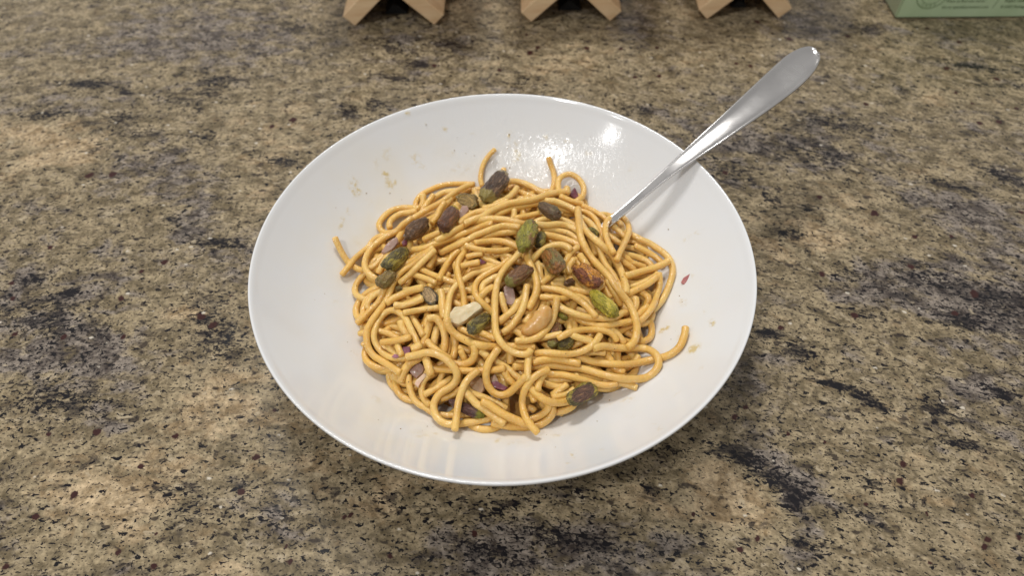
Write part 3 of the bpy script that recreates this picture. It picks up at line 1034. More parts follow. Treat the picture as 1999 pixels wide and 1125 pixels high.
# ---- level 1: against the bowl and deep in the mound
S('running along the bowl wall under the upper arc near the tan half pistachio', [(895, 372), (866, 376), (848, 387), (838, 400)])
S('arching over the far edge of the mound beyond the two dark pistachios', [(925, 359), (890, 359), (872, 360), (853, 365), (835, 373), (823, 380), (815, 389), (811, 401), (816, 412)])
S('bending down inside the far arc as a short upright piece', [(826, 381), (826, 395), (822, 404)])
S('short and upright with a blunt end under the far arc', [(846, 381), (838, 392), (828, 405), (818, 417)])
S('forming the outer of two nested loops by the wrinkled brown pistachio', [(818, 407), (806, 406), (784, 406), (765, 411), (753, 420), (744, 430), (740, 440), (744, 450), (753, 455), (766, 454)])
S('forming the inner small loop nested inside the loop by the wrinkled brown pistachio', [(812, 412), (800, 415), (784, 417), (772, 423), (763, 431), (760, 439), (761, 445)])
S('with a cut end lifted off the bowl wall, farthest from the rest', [(654, 465), (661, 481), (670, 498), (680, 512), (693, 522), (706, 527), (728, 521), (741, 510), (752, 498), (764, 486)], e0=.004)
S('with a blunt end on the bowl wall, crossing the lifted cut end', [(668, 536), (680, 521), (693, 505), (708, 492), (719, 483), (728, 471), (738, 463), (752, 459)], e0=.0015)
S('curving out at the mound edge below the tan olive pistachio', [(741, 570), (726, 576), (716, 586), (711, 598), (708, 616), (704, 628)])
S('pale and sauce covered beside the loop below the tan olive pistachio', [(750, 566), (736, 574), (724, 583), (717, 596), (721, 604)])
S('poking out as a rounded end at the outer bend of the sweep', [(702, 651), (712, 650), (724, 647)])
S('poking out as a second rounded end below the first at the outer bend', [(709, 675), (716, 668), (722, 655)])
S('at the far side of the hole ringed by the curled strand', [(738, 646), (757, 651), (773, 659), (790, 668)])
S('dull and short at the bottom of the hole beside the purple onion', [(760, 680), (769, 688), (778, 698)])
S('slanting inside the hole ringed by the curled strand', [(781, 628), (785, 641), (792, 654), (796, 664)])
S('lying low along the bowl below the long cut onion strip', [(797, 734), (800, 757), (806, 775), (816, 788), (830, 796), (845, 806), (864, 811), (885, 811), (919, 810)])
S('forming the lowest sweep along the bowl behind the two hanging ends', [(872, 828), (890, 829), (904, 827), (929, 823), (954, 818), (975, 812)])
S('forming the outer sweep of the small ring at the near edge', [(962, 826), (985, 831), (1005, 834), (1030, 834), (1055, 829), (1072, 817), (1079, 804), (1076, 792), (1066, 783)])
S('forming the inner sweep of the small ring at the near edge', [(1018, 825), (1038, 819), (1057, 810), (1069, 799), (1070, 789), (1060, 781), (1050, 773)])
S('pale and glossy in the hollow above the split pistachio at the near edge', [(1066, 736), (1072, 741), (1087, 743), (1109, 741), (1128, 735)])
S('pale and half hidden beneath the glossy one above the lower split pistachio', [(1062, 748), (1075, 753), (1092, 756), (1108, 754)])
S('greyish and short inside the dark hollow above the lower split pistachio', [(1078, 771), (1088, 765), (1098, 758), (1106, 752)])
S('ending against the lower split pistachio from behind', [(1079, 776), (1097, 773), (1110, 767), (1120, 761)])
S('crossing under the two long strands with its blunt end on bare bowl', [(1176, 682), (1183, 690), (1191, 703), (1200, 720), (1217, 727)])
S('short in the shade where the long looping strand leaves the mound', [(1140, 693), (1152, 689), (1165, 688), (1180, 690)])
S('slanting deep between the arching strand and the dark green pistachio', [(1121, 657), (1140, 660), (1154, 667), (1164, 676)])
S('thin and sunk beside the dark green pistachio', [(1115, 678), (1128, 671), (1140, 664)])
S('short with its end resting on the bowl beside the tall curved strand', [(1176, 636), (1190, 642), (1203, 651), (1213, 663), (1218, 670)])
S('curling out of the mound near the three-strand bend on the bare bowl side', [(1250, 569), (1259, 575), (1266, 584), (1262, 597)])
S('short and upright at the hole on the bare bowl side', [(1231, 584), (1240, 582), (1241, 597), (1236, 612)])
S('tucked behind the fork loop as a stub', [(1215, 469), (1228, 471), (1246, 473)])
S('tucked below the stub behind the fork loop', [(1212, 481), (1226, 483), (1244, 488), (1256, 497)])
S('running inside the outermost bend towards the bare bowl', [(1240, 480), (1252, 486), (1270, 496), (1287, 508), (1295, 520)])
S('forming the outermost bend on the bare bowl side, down from the fork loop', [(1222, 452), (1232, 458), (1247, 466), (1265, 474), (1286, 487), (1302, 500), (1311, 515), (1313, 535), (1306, 558), (1296, 580), (1286, 594), (1274, 606)])
S('standing on end against the far bowl wall beyond the dark purple pistachio', [(966, 292), (955, 303), (945, 318), (940, 333), (938, 350), (941, 362)], e0=.003)
S('showing only a stub above the dark purple pistachio', [(983, 330), (984, 340), (986, 356), (984, 372)])
S('arching beside the dark purple pistachio along the far edge', [(983, 362), (992, 355), (1005, 354), (1020, 357), (1037, 364), (1052, 373), (1066, 379), (1084, 383)])
S('rising with its tip against the far bowl wall beside the ring loop', [(1071, 308), (1075, 321), (1081, 338), (1082, 355), (1078, 372), (1070, 384)], e0=.003)
S('making the round ring loop at the far edge of the mound', [(1092, 378), (1090, 368), (1090, 355), (1096, 345), (1112, 340), (1127, 347), (1137, 360), (1140, 373), (1136, 385), (1124, 394)], lift=.002)
S('showing a short stub inside the ring loop', [(1107, 367), (1105, 376), (1100, 386)])
S('ending just below the ring loop and the purple onion tip', [(1094, 383), (1109, 390), (1124, 395), (1137, 398)])
S('sloping along the far shoulder towards the fork', [(1137, 402), (1150, 407), (1166, 416), (1181, 427), (1192, 440)])
# ---- level 2
S('running beneath the fork loop as a broad flat piece', [(1184, 432), (1196, 440), (1208, 451), (1220, 463)])
S('running second beneath the fork loop', [(1180, 452), (1190, 461), (1199, 468), (1212, 476)])
S('bowing down the far shoulder past the hidden dark pistachio', [(1132, 411), (1150, 417), (1164, 431), (1172, 449), (1177, 466), (1180, 482)])
S('bowing inside the shoulder strand round the hidden dark pistachio', [(1134, 424), (1149, 433), (1160, 445), (1166, 456), (1172, 470), (1181, 490)])
S('with a broad blunt end between the tall strand and the thick one', [(1145, 452), (1155, 470), (1160, 486), (1162, 497)])
S('glossy between the tall strand and the thick one beside the orange pistachio', [(1166, 477), (1172, 492), (1181, 515), (1193, 531), (1204, 550), (1212, 566)])
S('sunk and glossy beside the yellow-green pistachio', [(1172, 540), (1180, 556), (1186, 570), (1192, 580)])
S('close beside the tall strand behind the yellow-green pistachio', [(1186, 548), (1196, 565), (1204, 581), (1211, 594)])
S('leading into the mound below the outermost bend', [(1212, 494), (1222, 497), (1240, 501), (1259, 508), (1271, 518), (1276, 530)])
S('glossy and short in the hollow below the fork loop', [(1214, 499), (1223, 504), (1233, 513), (1247, 518), (1258, 522)])
S('sinking towards the middle from the hollow below the fork loop', [(1208, 504), (1216, 511), (1226, 518), (1238, 527)])
S('topmost of the folded bundle on the bare bowl side', [(1222, 541), (1242, 541), (1262, 537), (1281, 532)])
S('second of the folded bundle on the bare bowl side', [(1222, 553), (1242, 554), (1262, 548), (1278, 540), (1284, 534)])
S('third of the folded bundle on the bare bowl side', [(1224, 562), (1240, 558), (1258, 551), (1276, 545)])
S('lowest of the folded bundle on the bare bowl side', [(1225, 574), (1242, 566), (1260, 557), (1274, 547), (1282, 540)])
S('with a short blunt end beside the tall curved strand', [(1264, 598), (1253, 608), (1243, 618), (1230, 627)])
S('wrapping round the bare bowl side and back under the yellow-green pistachio', [(1287, 534), (1288, 555), (1282, 578), (1273, 600), (1259, 618), (1244, 629), (1228, 628), (1203, 633), (1178, 637), (1152, 633), (1137, 628), (1122, 618)])
S('sagging under the yellow-green pistachio from the cashew side', [(1082, 590), (1094, 600), (1109, 608), (1128, 615), (1146, 620), (1168, 622), (1190, 623), (1204, 619), (1214, 612), (1224, 610)])
S('sagging from the small brown pistachio to the yellow-green one', [(1078, 556), (1092, 556), (1109, 563), (1128, 568), (1146, 570), (1165, 564), (1176, 556)])
S('second of the pair sloping towards the yellow-green pistachio', [(1056, 580), (1077, 581), (1096, 583), (1116, 578), (1134, 580), (1150, 590), (1160, 602)])
S('sloping from the centre to under the yellow-green pistachio', [(1054, 563), (1075, 564), (1092, 567), (1104, 571), (1121, 580), (1138, 592), (1152, 606), (1163, 618)])
S('along the row behind the olive green pistachio, hidden by it', [(800, 468), (801, 480), (800, 494)])
S('pale between the wrinkled brown and the yellow-tipped pistachio', [(880, 388), (866, 404), (856, 420), (842, 438), (830, 456), (818, 472)])
S('lying under the yellow-tipped pistachio towards the wrinkled one', [(868, 396), (859, 409), (853, 423), (843, 436)])
S('running straight from the far arc to beside the olive green pistachio', [(921, 361), (908, 365), (889, 375), (859, 396), (828, 413), (804, 429), (788, 447), (775, 470), (762, 490), (750, 511), (739, 533)])
S('swinging down from the nested loops into a hook by the tan olive pistachio', [(803, 426), (799, 429), (785, 440), (774, 451), (753, 462), (738, 473), (725, 485), (716, 500), (712, 515), (715, 528), (724, 538), (735, 545)])
S('lying along the shoulder beneath the dark purple pistachio', [(926, 372), (934, 389), (941, 400), (952, 404), (972, 396), (989, 388), (1002, 377), (1009, 366)])
S('tucked under the one below the dark purple pistachio', [(944, 406), (956, 405), (974, 399), (990, 392)])
S('running across below the dark purple pistachio to the ring loop', [(966, 421), (983, 414), (1001, 407), (1022, 403), (1044, 398), (1062, 392), (1082, 391)])
S('ending with a clean cut near the purple onion tip', [(1066, 392), (1083, 393), (1104, 401), (1118, 408), (1130, 413)])
S('beginning beside the purple pistachio with the yellow tip, topmost of the broad bundle', [(897, 438), (907, 428), (922, 418), (938, 413), (952, 411)])
S('short and upright in the gap by the grey-brown pistachio', [(1004, 410), (1004, 420), (1000, 430)])
S('crossing behind the green pistachio towards the grey-brown one', [(1006, 426), (1020, 423), (1036, 420), (1052, 416)])
S('third of the bundle beyond the green pistachio, below the crest pair', [(1058, 448), (1074, 449), (1090, 451), (1105, 454), (1119, 461), (1130, 472)])
S('lowest of the bundle beyond the green pistachio, below the crest pair', [(1064, 458), (1080, 461), (1096, 465), (1110, 470), (1128, 478), (1140, 488)])
S('third short row before the green pistachio, tucked under its neighbours', [(930, 469), (951, 461), (970, 456), (989, 454), (1007, 452)])
S('slanting in the gap below the stubby end at the centre', [(939, 499), (955, 508), (970, 515), (984, 519)])
S('pale and low in the gap at the centre', [(921, 525), (940, 520), (957, 519), (972, 524)])
S('short and tilted under the bundle end above the stub', [(912, 502), (926, 498), (940, 496)])
S('beneath the split pistachio, sloping to the middle', [(838, 560), (852, 553), (864, 545), (876, 536)])
S('dipping under the crossing pair from the long cut pair', [(846, 500), (842, 512), (838, 522)])
S('running to the middle from under the parallel pair', [(815, 524), (828, 529), (841, 535), (865, 544), (886, 551), (902, 551)])
S('short and wedge-ended under the parallel pair', [(808, 536), (822, 541), (838, 547), (850, 553)])
S('short and arched beside the split pistachio', [(825, 583), (808, 591), (790, 597), (772, 597)])
S('second inside the centre bend beside the brown pistachio', [(980, 540), (967, 541), (953, 549), (944, 556), (941, 568), (945, 581), (953, 592)])
S('short and sloping behind the centre bend', [(962, 561), (948, 569), (938, 580)])
S('upright behind the long centre strand beside the pink onion', [(977, 574), (980, 586), (984, 600), (990, 614)])
S('slanting beside the brown centre pistachio towards the rust one', [(1056, 554), (1068, 545), (1080, 536), (1090, 526)])
S('under the rust and olive pistachio with its top end up', [(1128, 483), (1119, 489), (1112, 497), (1106, 508), (1099, 518)])
S('rising to the crest between rust and green pistachios', [(1036, 510), (1042, 504), (1052, 495), (1070, 483), (1089, 478), (1104, 481), (1114, 488)])
S('pointing up beside the orange pistachio', [(1132, 498), (1140, 510), (1147, 520)])
S('curving between the rust pistachio and the orange one', [(1120, 506), (1114, 515), (1109, 523), (1112, 534)])
S('short, from under the pale chunk to the olive pistachio', [(897, 641), (908, 647), (922, 652), (940, 659), (958, 666)])
S('low and short under the olive pistachio at the pale chunk', [(937, 650), (950, 655), (966, 662)])
S('standing behind the bared end of the upright row, second of the row', [(853, 641), (849, 659), (846, 676)])
S('fourth of the row of upright strands under the pale chunk', [(878, 662), (876, 679), (873, 696)])
S('last of the row of upright strands, under the pale chunk', [(886, 655), (889, 672), (888, 688), (882, 703)])
S('broken short with a ragged end past the upright row', [(897, 679), (907, 682), (917, 686)])
S('short and angled in the dark gap under the near bend', [(936, 685), (944, 690), (951, 698)])
S('showing a frayed stub under the big centre bend', [(996, 690), (996, 700), (996, 709)])
S('slanting down in the middle of the near slope', [(963, 701), (978, 712), (993, 722), (1006, 733), (1018, 743)])
S('short, beside the slanting one in the near slope', [(985, 727), (992, 739), (1002, 749)])
S('pale grey at the back of the near hollow', [(900, 686), (904, 695), (908, 704)])
S('inner of the two small loops above the hanging ends', [(846, 729), (838, 733), (829, 741), (824, 754), (824, 768), (830, 782), (839, 790)])
S('upright between the small loops and the large bend', [(864, 729), (858, 745), (855, 762), (857, 777)])
S('crossing low through the small loops', [(830, 770), (847, 761), (864, 750), (880, 740)])
S('under the large near bend, wide and low', [(862, 779), (876, 775), (888, 769), (896, 758)])
S('short stub pointing down beside the small near ring', [(1034, 766), (1040, 775), (1043, 783)])
S('dull in the hollow of the small near ring', [(1026, 800), (1036, 797), (1043, 802)])
# ---- nuts and onion half sunk in the mound
NM = nut_material
skin_purple = NM('purple_brown_pistachio_skin', (.078, .042, .024), (.15, .082, .042), (.40, .26, .15), .35, tip=(.36, .27, .12), tip2=(.30, .23, .06))
skin_tip = NM('purple_pistachio_skin', (.120, .042, .016), (.21, .082, .024), (.34, .15, .07), .4, tip=(.55, .40, .025))
skin_wrinkled = NM('wrinkled_brown_pistachio_skin', (.115, .054, .020), (.190, .092, .034), (.36, .21, .11), .4)
skin_olive = NM('olive_pistachio_skin', (.110, .085, .026), (.30, .23, .035), (.34, .26, .10), .6)
skin_tan = NM('tan_olive_pistachio_skin', (.26, .17, .055), (.20, .15, .04), (.38, .27, .10), .5)
skin_darkolive = NM('dark_olive_pistachio_skin', (.115, .092, .034), (.29, .23, .04), (.40, .33, .15), .58)
skin_grey = NM('grey_brown_pistachio_skin', (.125, .075, .038), (.11, .085, .03), (.34, .24, .15), .4)
skin_green = NM('green_pistachio_kernel', (.270, .235, .026), (.20, .090, .034), (.44, .38, .08), .38)
skin_rust = NM('rust_and_olive_pistachio_skin', (.30, .115, .024), (.15, .115, .030), (.36, .26, .10), .62)
skin_brown = NM('brown_pistachio_skin', (.190, .082, .028), (.18, .12, .030), (.36, .22, .11), .35, tip2=(.26, .22, .05))
skin_orange = NM('orange_brown_pistachio_skin', (.21, .066, .030), (.50, .21, .020), (.36, .14, .06), .6)
skin_bright = NM('yellow_green_pistachio_kernel', (.340, .280, .020), (.50, .38, .040), (.58, .47, .12), .45)
skin_rim = NM('dark_rind_pistachio_skin', (.080, .055, .024), (.13, .095, .03), (.20, .14, .07), .4)
cut_tan = NM('tan_cut_face', (.40, .26, .12), (.46, .31, .15), (.52, .38, .20), .4)
cut_gold = NM('golden_cut_face', (.36, .24, .085), (.42, .28, .09), (.48, .35, .13), .4)
cut_plum = NM('plum_cut_face', (.120, .060, .042), (.15, .08, .05), (.42, .23, .11), .3)
ONION = simple_material('red_onion_flesh', (.40, .255, .205), (.50, .35, .27), 160, .24, .35, 520, sss=.5, sssr=(1, .5, .5), coat=.5)
ONION_P = simple_material('purple_onion_skin', (.300, .100, .165), (.48, .25, .27), 140, .28, .35, 420, sss=.3, sssr=(1, .4, .6), coat=.5)
ONION_D = simple_material('dark_red_onion_skin', (.130, .026, .042), (.24, .07, .085), 140, .26, .35, 420, sss=.2, sssr=(1, .3, .4), coat=.6)
ONION_W = simple_material('white_onion_flesh', (.70, .52, .36), (.74, .50, .40), 120, .28, .3, 420, sss=.5, sssr=(1, .6, .4), coat=.5)
ONION_T = simple_material('glassy_onion_flesh', (.44, .27, .13), (.52, .34, .19), 120, .22, .3, 420, sss=.5, sssr=(1, .6, .3), coat=.6)
CHUNK = simple_material('pale_cream_chunk', (.70, .565, .330), (.76, .63, .40), 230, .42, .5, 560, sss=.4, sssr=(1, .7, .4), coat=.2)
CASHEW = simple_material('roasted_cashew', (.62, .330, .085), (.72, .45, .17), 260, .34, .45, 520, sss=.35, sssr=(1, .5, .2), coat=.4)
OG = 'pieces of chopped red onion'
K = kernel

chunk('onion_piece', 'translucent onion petal deep in the near slope behind the two hanging ends', 'onion', [(916, 752), (922, 738), (934, 733), (944, 742), (946, 762), (938, 772), (924, 768)], .003, ONION_T, OG)
chunk('onion_piece', 'pale onion strip standing next to the dark red sliver in the near slope', 'onion', [(957, 737), (966, 731), (972, 740), (976, 752), (968, 757), (959, 750)], .0025, ONION_W, OG)
chunk('onion_piece', 'dark red onion sliver curled inside the big near bend', 'onion', [(959, 747), (968, 744), (980, 750), (992, 758), (986, 764), (974, 761), (963, 756)], .0025, ONION_D, OG, lift=.001)
chunk('onion_piece', 'pinkish brown onion lying behind the hooked strand near the olive green pistachio', 'onion', [(752, 480), (762, 470), (774, 463), (778, 474), (766, 488), (752, 496), (744, 494)], .003, ONION, OG)
chunk('onion_piece', 'dark red onion tucked beneath the wrinkled brown pistachio', 'onion', [(784, 474), (792, 464), (797, 468), (795, 478), (788, 481)], .0025, ONION_D, OG)
chunk('onion_piece', 'pale pinkish onion piece between the yellow tipped and tan half pistachios', 'onion', [(896, 416), (902, 402), (912, 402), (916, 410), (906, 424), (897, 432)], .003, ONION, OG)
chunk('onion_piece', 'dark red onion sliver in the gap beside the short stub at the centre', 'onion', [(934, 510), (939, 506), (950, 512), (944, 516), (935, 516)], .002, ONION_D, OG)
K('plum dark pistachio with a green end, wedged low behind the longest hanging end', (872, 782), (948, 815), 25, NM('plum_and_green_pistachio_skin', (.105, .045, .040), (.15, .08, .055), (.25, .14, .10), .35, tip2=(.26, .25, .025)), seed=17, lift=.001)
K('dark green pistachio tucked beneath the arching strand by the long brown one', (1122, 663), (1087, 684), 26, skin_darkolive, seed=19)
K('long brown pistachio on end behind the cashew bend', (1092, 628), (1077, 682), 27, skin_brown, seed=18)
K('small green pistachio sliver behind the cashew', (1088, 612), (1108, 624), 15, skin_green, seed=20)
K('small dark olive pistachio deep in the shadow inside the shoulder strands', (1150, 445), (1168, 462), 17, skin_darkolive, seed=22)
K('small brown pistachio end below the orange brown one', (1100, 556), (1121, 549), 17, skin_wrinkled, seed=21, taper=.3)
K('golden pistachio fragment in the dark gap under the parallel pair', (772, 566), (785, 561), 12, skin_tan, seed=31)
# ---- level 3
S('ending in a ragged point beside the bare bowl, under the long looping strand', [(1180, 742), (1192, 745), (1206, 747), (1223, 751), (1242, 757)])
S('sweeping along under the long looping strand to the bare bowl', [(1050, 736), (1062, 731), (1078, 731), (1098, 732), (1123, 738), (1148, 745), (1170, 751), (1188, 752), (1203, 749)])
S('coming out under the arching strand and bending down at the bowl wall', [(1040, 664), (1062, 660), (1082, 655), (1096, 652)])
S('leading down past the tall curved strand as the second of the arch', [(1118, 655), (1136, 662), (1150, 668), (1158, 676)])
S('plunging from the long straight strand into the small near ring', [(1030, 748), (1036, 757), (1046, 768), (1058, 778), (1070, 784), (1085, 787), (1104, 785), (1117, 780)])
S('standing up from the plunging strand beside the small near ring', [(1062, 732), (1055, 741), (1051, 752), (1050, 762)])
K('split pistachio showing a plum inner face on the bare bowl at the near edge', (1108, 786), (1164, 754), 40, skin_olive, seed=16, cut=.25, cutmat=cut_plum, flat=.8)
S('short and slanting above the near hollow, joined at the dark gap', [(938, 686), (944, 690), (951, 696)])
S('with a U bend near the upright row under the pale chunk', [(926, 676), (927, 690), (921, 704), (906, 712), (888, 711), (874, 706)])
S('lying straight across the near slope under the two bends', [(838, 720), (852, 721), (872, 722), (897, 724), (934, 724), (967, 722), (984, 719)])
S('first of the row of upright strands, leaning under the pale chunk', [(842, 623), (839, 633), (833, 650), (828, 667), (826, 683), (826, 694)])
S('with a ragged hooked top in the upright row under the chunk', [(836, 622), (849, 621), (860, 632), (867, 648), (869, 666), (866, 685), (862, 696)])
S('slanting from the curled strand to the upright row', [(803, 618), (810, 629), (818, 641), (826, 655)])
S('short, standing on a cut end inside the hole ringed by the curled strand', [(782, 629), (786, 642), (795, 655)])
S('curling right round the dark hole at the mound edge', [(818, 681), (815, 671), (809, 657), (801, 641), (792, 623), (780, 611), (765, 606), (751, 612), (740, 625), (733, 641), (730, 658), (735, 674), (748, 690), (764, 699), (786, 701), (800, 698)])
chunk('onion_piece', 'small purple onion fleck on the curled strand near the purple cube', 'onion', [(765, 697), (770, 692), (778, 693), (780, 698), (773, 700)], .0015, ONION_P, OG)
chunk('onion_piece', 'purple onion cube between the round strand end and the curled strand', 'onion', [(779, 683), (787, 678), (800, 677), (802, 686), (797, 697), (786, 696)], .003, ONION_P, OG, lift=.001)
S('short, hanging below the bridging piece by the purple onion', [(777, 668), (778, 680), (784, 694)])
S('short, bridging the hole ringed by the curled strand', [(746, 669), (760, 667), (774, 665), (788, 662), (800, 659)], e0=.001, e1=.001)
S('ending as a rounded blob next to the purple onion cube', [(806, 682), (812, 680), (820, 675)], wpx=1.15)
S('diving from a blunt end beside the blob under the double curve', [(834, 667), (842, 676), (854, 686), (866, 694), (878, 702)])
S('drooping from the big near bend to the bowl beside the pink onion cube', [(822, 697), (812, 703), (800, 710), (791, 722), (785, 734), (783, 744)], wpx=1.12)
chunk('onion_piece', 'pink onion cube near the mound edge below the purple cube', 'onion', [(798, 724), (805, 713), (818, 708), (829, 716), (826, 730), (814, 740), (803, 732)], .004, ONION, OG, lift=.001)
chunk('onion_piece', 'white onion strip pointing down beside the pink cube', 'onion', [(809, 750), (812, 744), (828, 729), (834, 733), (822, 748), (816, 757)], .0022, ONION_W, OG)
S('short with a split end standing below the big near bend', [(832, 701), (835, 711), (838, 722), (841, 731)], wpx=1.15)
S('pointing to the centre from the yellow-green pistachio, upper of a pair', [(1010, 591), (1020, 584), (1026, 575), (1028, 566)])
S('upright next to the hooked one beside the pale chunk', [(896, 490), (884, 500), (873, 515), (864, 531), (857, 545)])
# ---- level 4: the long ones on top
S('long, upper of the parallel pair, ending at the outer mound edge', [(838, 490), (822, 498), (803, 510), (784, 521), (768, 536), (757, 552), (748, 572), (740, 590), (728, 602), (714, 616), (698, 631)])
S('long and sweeping round the mound edge from the parallel pair', [(845, 484), (826, 500), (805, 517), (786, 530), (773, 543), (765, 560), (758, 580), (749, 596), (736, 613), (724, 630), (716, 648), (716, 666), (721, 683), (732, 697), (747, 706), (766, 718), (781, 728)])
S('with a chopped end beside the dark gap, inside the parallel pair', [(848, 489), (829, 507), (813, 523), (797, 539), (781, 552)])
K('tan olive pistachio half covered by the parallel pair', (770, 530), (737, 559), 31, skin_tan, seed=6)
K('olive green pistachio on the shoulder near the hooked strand', (797, 484), (750, 526), 36, skin_olive, seed=5, lift=.002)
K('half pistachio with a tan cut face, split and lying by the stacked strands', (824, 560), (852, 594), 30, skin_rim, seed=7, cut=.2, cutmat=cut_tan, lift=.002)
S('with its cut end on the sweeping strands, pointing to the split pistachio', [(824, 562), (806, 566), (785, 575), (767, 584), (756, 592)])
S('second of the short ones stacked below the split pistachio', [(824, 583), (806, 591), (788, 597), (771, 596)])
S('short and straight below the split pistachio', [(856, 601), (834, 603), (812, 607), (789, 611)])
S('upright with a round top between the split pistachio and pale chunk', [(861, 568), (863, 586), (864, 604), (867, 620)])
S('long, dropping from the green pistachio rows into a curve behind the pale chunk', [(962, 524), (944, 529), (925, 534), (907, 545), (890, 558), (880, 573), (876, 590), (874, 606), (872, 620), (876, 636)])
S('upright from the stubby end down behind the pale chunk', [(911, 484), (904, 496), (896, 508), (893, 522), (895, 538), (899, 553), (904, 570), (906, 588), (906, 602)])
S('short with a pale cut end, stub at the centre of the mound', [(934, 512), (918, 515), (902, 519)], e0=.001)
S('sagging out of the pale chunk into the wide centre curve', [(872, 624), (877, 640), (889, 653), (908, 664), (930, 673), (954, 677), (976, 678), (997, 677), (1018, 679), (1042, 679)])
S('making the big inner bend beside the brown centre pistachio', [(992, 506), (976, 521), (955, 532), (936, 545), (927, 560), (929, 576), (939, 589), (954, 603), (966, 616)])
S('upright between the brown centre pistachio and the rust one', [(1031, 487), (1030, 504), (1036, 519), (1043, 534), (1048, 552), (1047, 570), (1041, 586), (1032, 602)])
S('with a ragged front end under the frayed strand, leaning to the cashew', [(1012, 588), (1004, 604), (990, 616), (974, 629)])
chunk('onion_piece', 'pink onion wedge below the brown centre pistachio', 'onion', [(982, 560), (990, 556), (1002, 562), (1006, 578), (1008, 592), (998, 598), (988, 596), (984, 580)], .004, ONION, OG)
S('sixth in the rows before the green pistachio, stub end toward the middle', [(909, 479), (926, 485), (945, 489), (970, 490), (989, 488), (1008, 483)])
S('lowest long row before the green pistachio, cut end at its tip', [(860, 494), (872, 488), (889, 480), (908, 471), (926, 461), (945, 453), (964, 446), (983, 441), (1001, 442), (1014, 444)])
S('second row before the green pistachio, short and bowed', [(928, 474), (951, 471), (970, 470), (989, 473), (1004, 479), (1014, 484)])
S('long row with a square cut end near the olive green pistachio', [(807, 487), (826, 485), (847, 477), (866, 471), (889, 463), (908, 455), (927, 447), (944, 440), (960, 436)])
S('long row arching from the wrinkled pistachio over to the green one', [(852, 470), (870, 461), (889, 450), (908, 441), (926, 433), (951, 428), (976, 428), (1001, 432), (1020, 437), (1034, 440)])
S('short and rounded lying on the long rows by the wrinkled pistachio', [(828, 468), (842, 461), (858, 454)], lift=.001)
S('from the ring loop sweeping over the crest and down to the rows', [(1110, 374), (1095, 375), (1071, 379), (1046, 388), (1020, 393), (995, 397), (976, 404), (957, 413), (942, 423), (926, 428), (908, 436)])
S('beyond the green pistachio, upper of the crest pair', [(1044, 434), (1055, 429), (1070, 427), (1089, 427), (1105, 431), (1119, 439), (1130, 447)])
S('beyond the green pistachio, thick lower one of the crest pair', [(1042, 438), (1056, 439), (1071, 440), (1090, 438), (1110, 442), (1126, 450), (1138, 460)], wpx=1.1)
S('thick, running beside the tall strand over the far shoulder', [(1130, 428), (1142, 449), (1158, 465), (1178, 482), (1196, 500), (1208, 520), (1216, 540), (1221, 558), (1222, 572)], wpx=1.12)
S('tilting to the outermost bend with its end on it', [(1222, 538), (1236, 535), (1253, 530), (1278, 523), (1296, 515), (1306, 509)], e1=.001)
S('making the loop that stands in front of the fork neck', [(1198, 494), (1193, 486), (1187, 474), (1182, 459), (1182, 441), (1188, 429), (1200, 421), (1213, 423), (1224, 434), (1228, 449), (1224, 464), (1217, 480), (1209, 495), (1204, 508)], lift=.002)
S('reaching out past the bare bowl with a free upturned end', [(1104, 690), (1122, 696), (1135, 700), (1160, 707), (1191, 711), (1222, 712), (1254, 707), (1279, 701), (1298, 697), (1313, 690), (1326, 678), (1333, 664), (1337, 650), (1338, 640)], e1=.003)
S('making the big flat loop on the bare bowl below the free upturned end', [(1004, 716), (1018, 716), (1043, 716), (1068, 713), (1093, 716), (1112, 718), (1135, 720), (1160, 727), (1185, 734), (1210, 739), (1235, 741), (1260, 738), (1276, 728), (1285, 713), (1285, 702), (1279, 691), (1266, 683), (1248, 680), (1223, 680), (1198, 679), (1178, 676), (1160, 680)])
S('with a flat cut end lying on the big flat loop', [(1042, 708), (1056, 704), (1080, 701), (1106, 705), (1130, 710)])
S('arching white and glossy over the dark green pistachio', [(1090, 660), (1098, 656), (1112, 649), (1134, 645), (1159, 644), (1182, 647), (1197, 655), (1203, 666)])
S('bowed under the dark green pistachio with a frayed end towards the near slope', [(1047, 691), (1056, 689), (1080, 690), (1106, 692), (1128, 689), (1147, 681), (1162, 669), (1171, 655)])
S('tall, falling from the crest end to the bare bowl at the far side', [(1128, 407), (1129, 425), (1131, 449), (1136, 470), (1145, 488), (1155, 504), (1168, 519), (1186, 538), (1201, 559), (1216, 578), (1229, 595), (1238, 615), (1243, 636), (1242, 653), (1237, 668), (1226, 678)])
S('making the large double curve over the near slope', [(795, 697), (812, 694), (831, 689), (850, 691), (868, 700), (883, 714), (892, 730), (890, 745), (878, 757), (863, 766), (852, 778), (847, 793), (850, 810), (860, 822), (873, 828), (886, 829)])
S('ending in a tilted blunt tip above the near rim, second hanging end', [(908, 752), (914, 762), (926, 770), (942, 776), (956, 781), (973, 789), (988, 798)])
S('wide and glassy beneath the second hanging end', [(907, 764), (918, 776), (930, 789), (948, 801), (966, 814), (984, 826)], wpx=1.1)
S('running into the small near ring beneath the tilted blunt tip', [(942, 784), (956, 791), (967, 799), (985, 810), (1004, 819), (1022, 826), (1038, 829)])
S('hanging towards the rim with the longest free end', [(932, 724), (922, 733), (913, 742), (905, 755), (899, 771), (895, 786), (892, 805), (890, 822), (888, 839)], e1=.0015)
S('hanging towards the rim through the small near ring', [(1070, 722), (1052, 730), (1037, 742), (1030, 752), (1024, 763), (1020, 780), (1021, 799), (1027, 817), (1038, 833), (1049, 845)], e1=.0015)
S('making the big near bend from the centre curve and back up', [(972, 682), (961, 697), (953, 711), (949, 728), (950, 745), (956, 758), (967, 769), (980, 772), (993, 768), (1005, 758), (1017, 746), (1026, 736)])
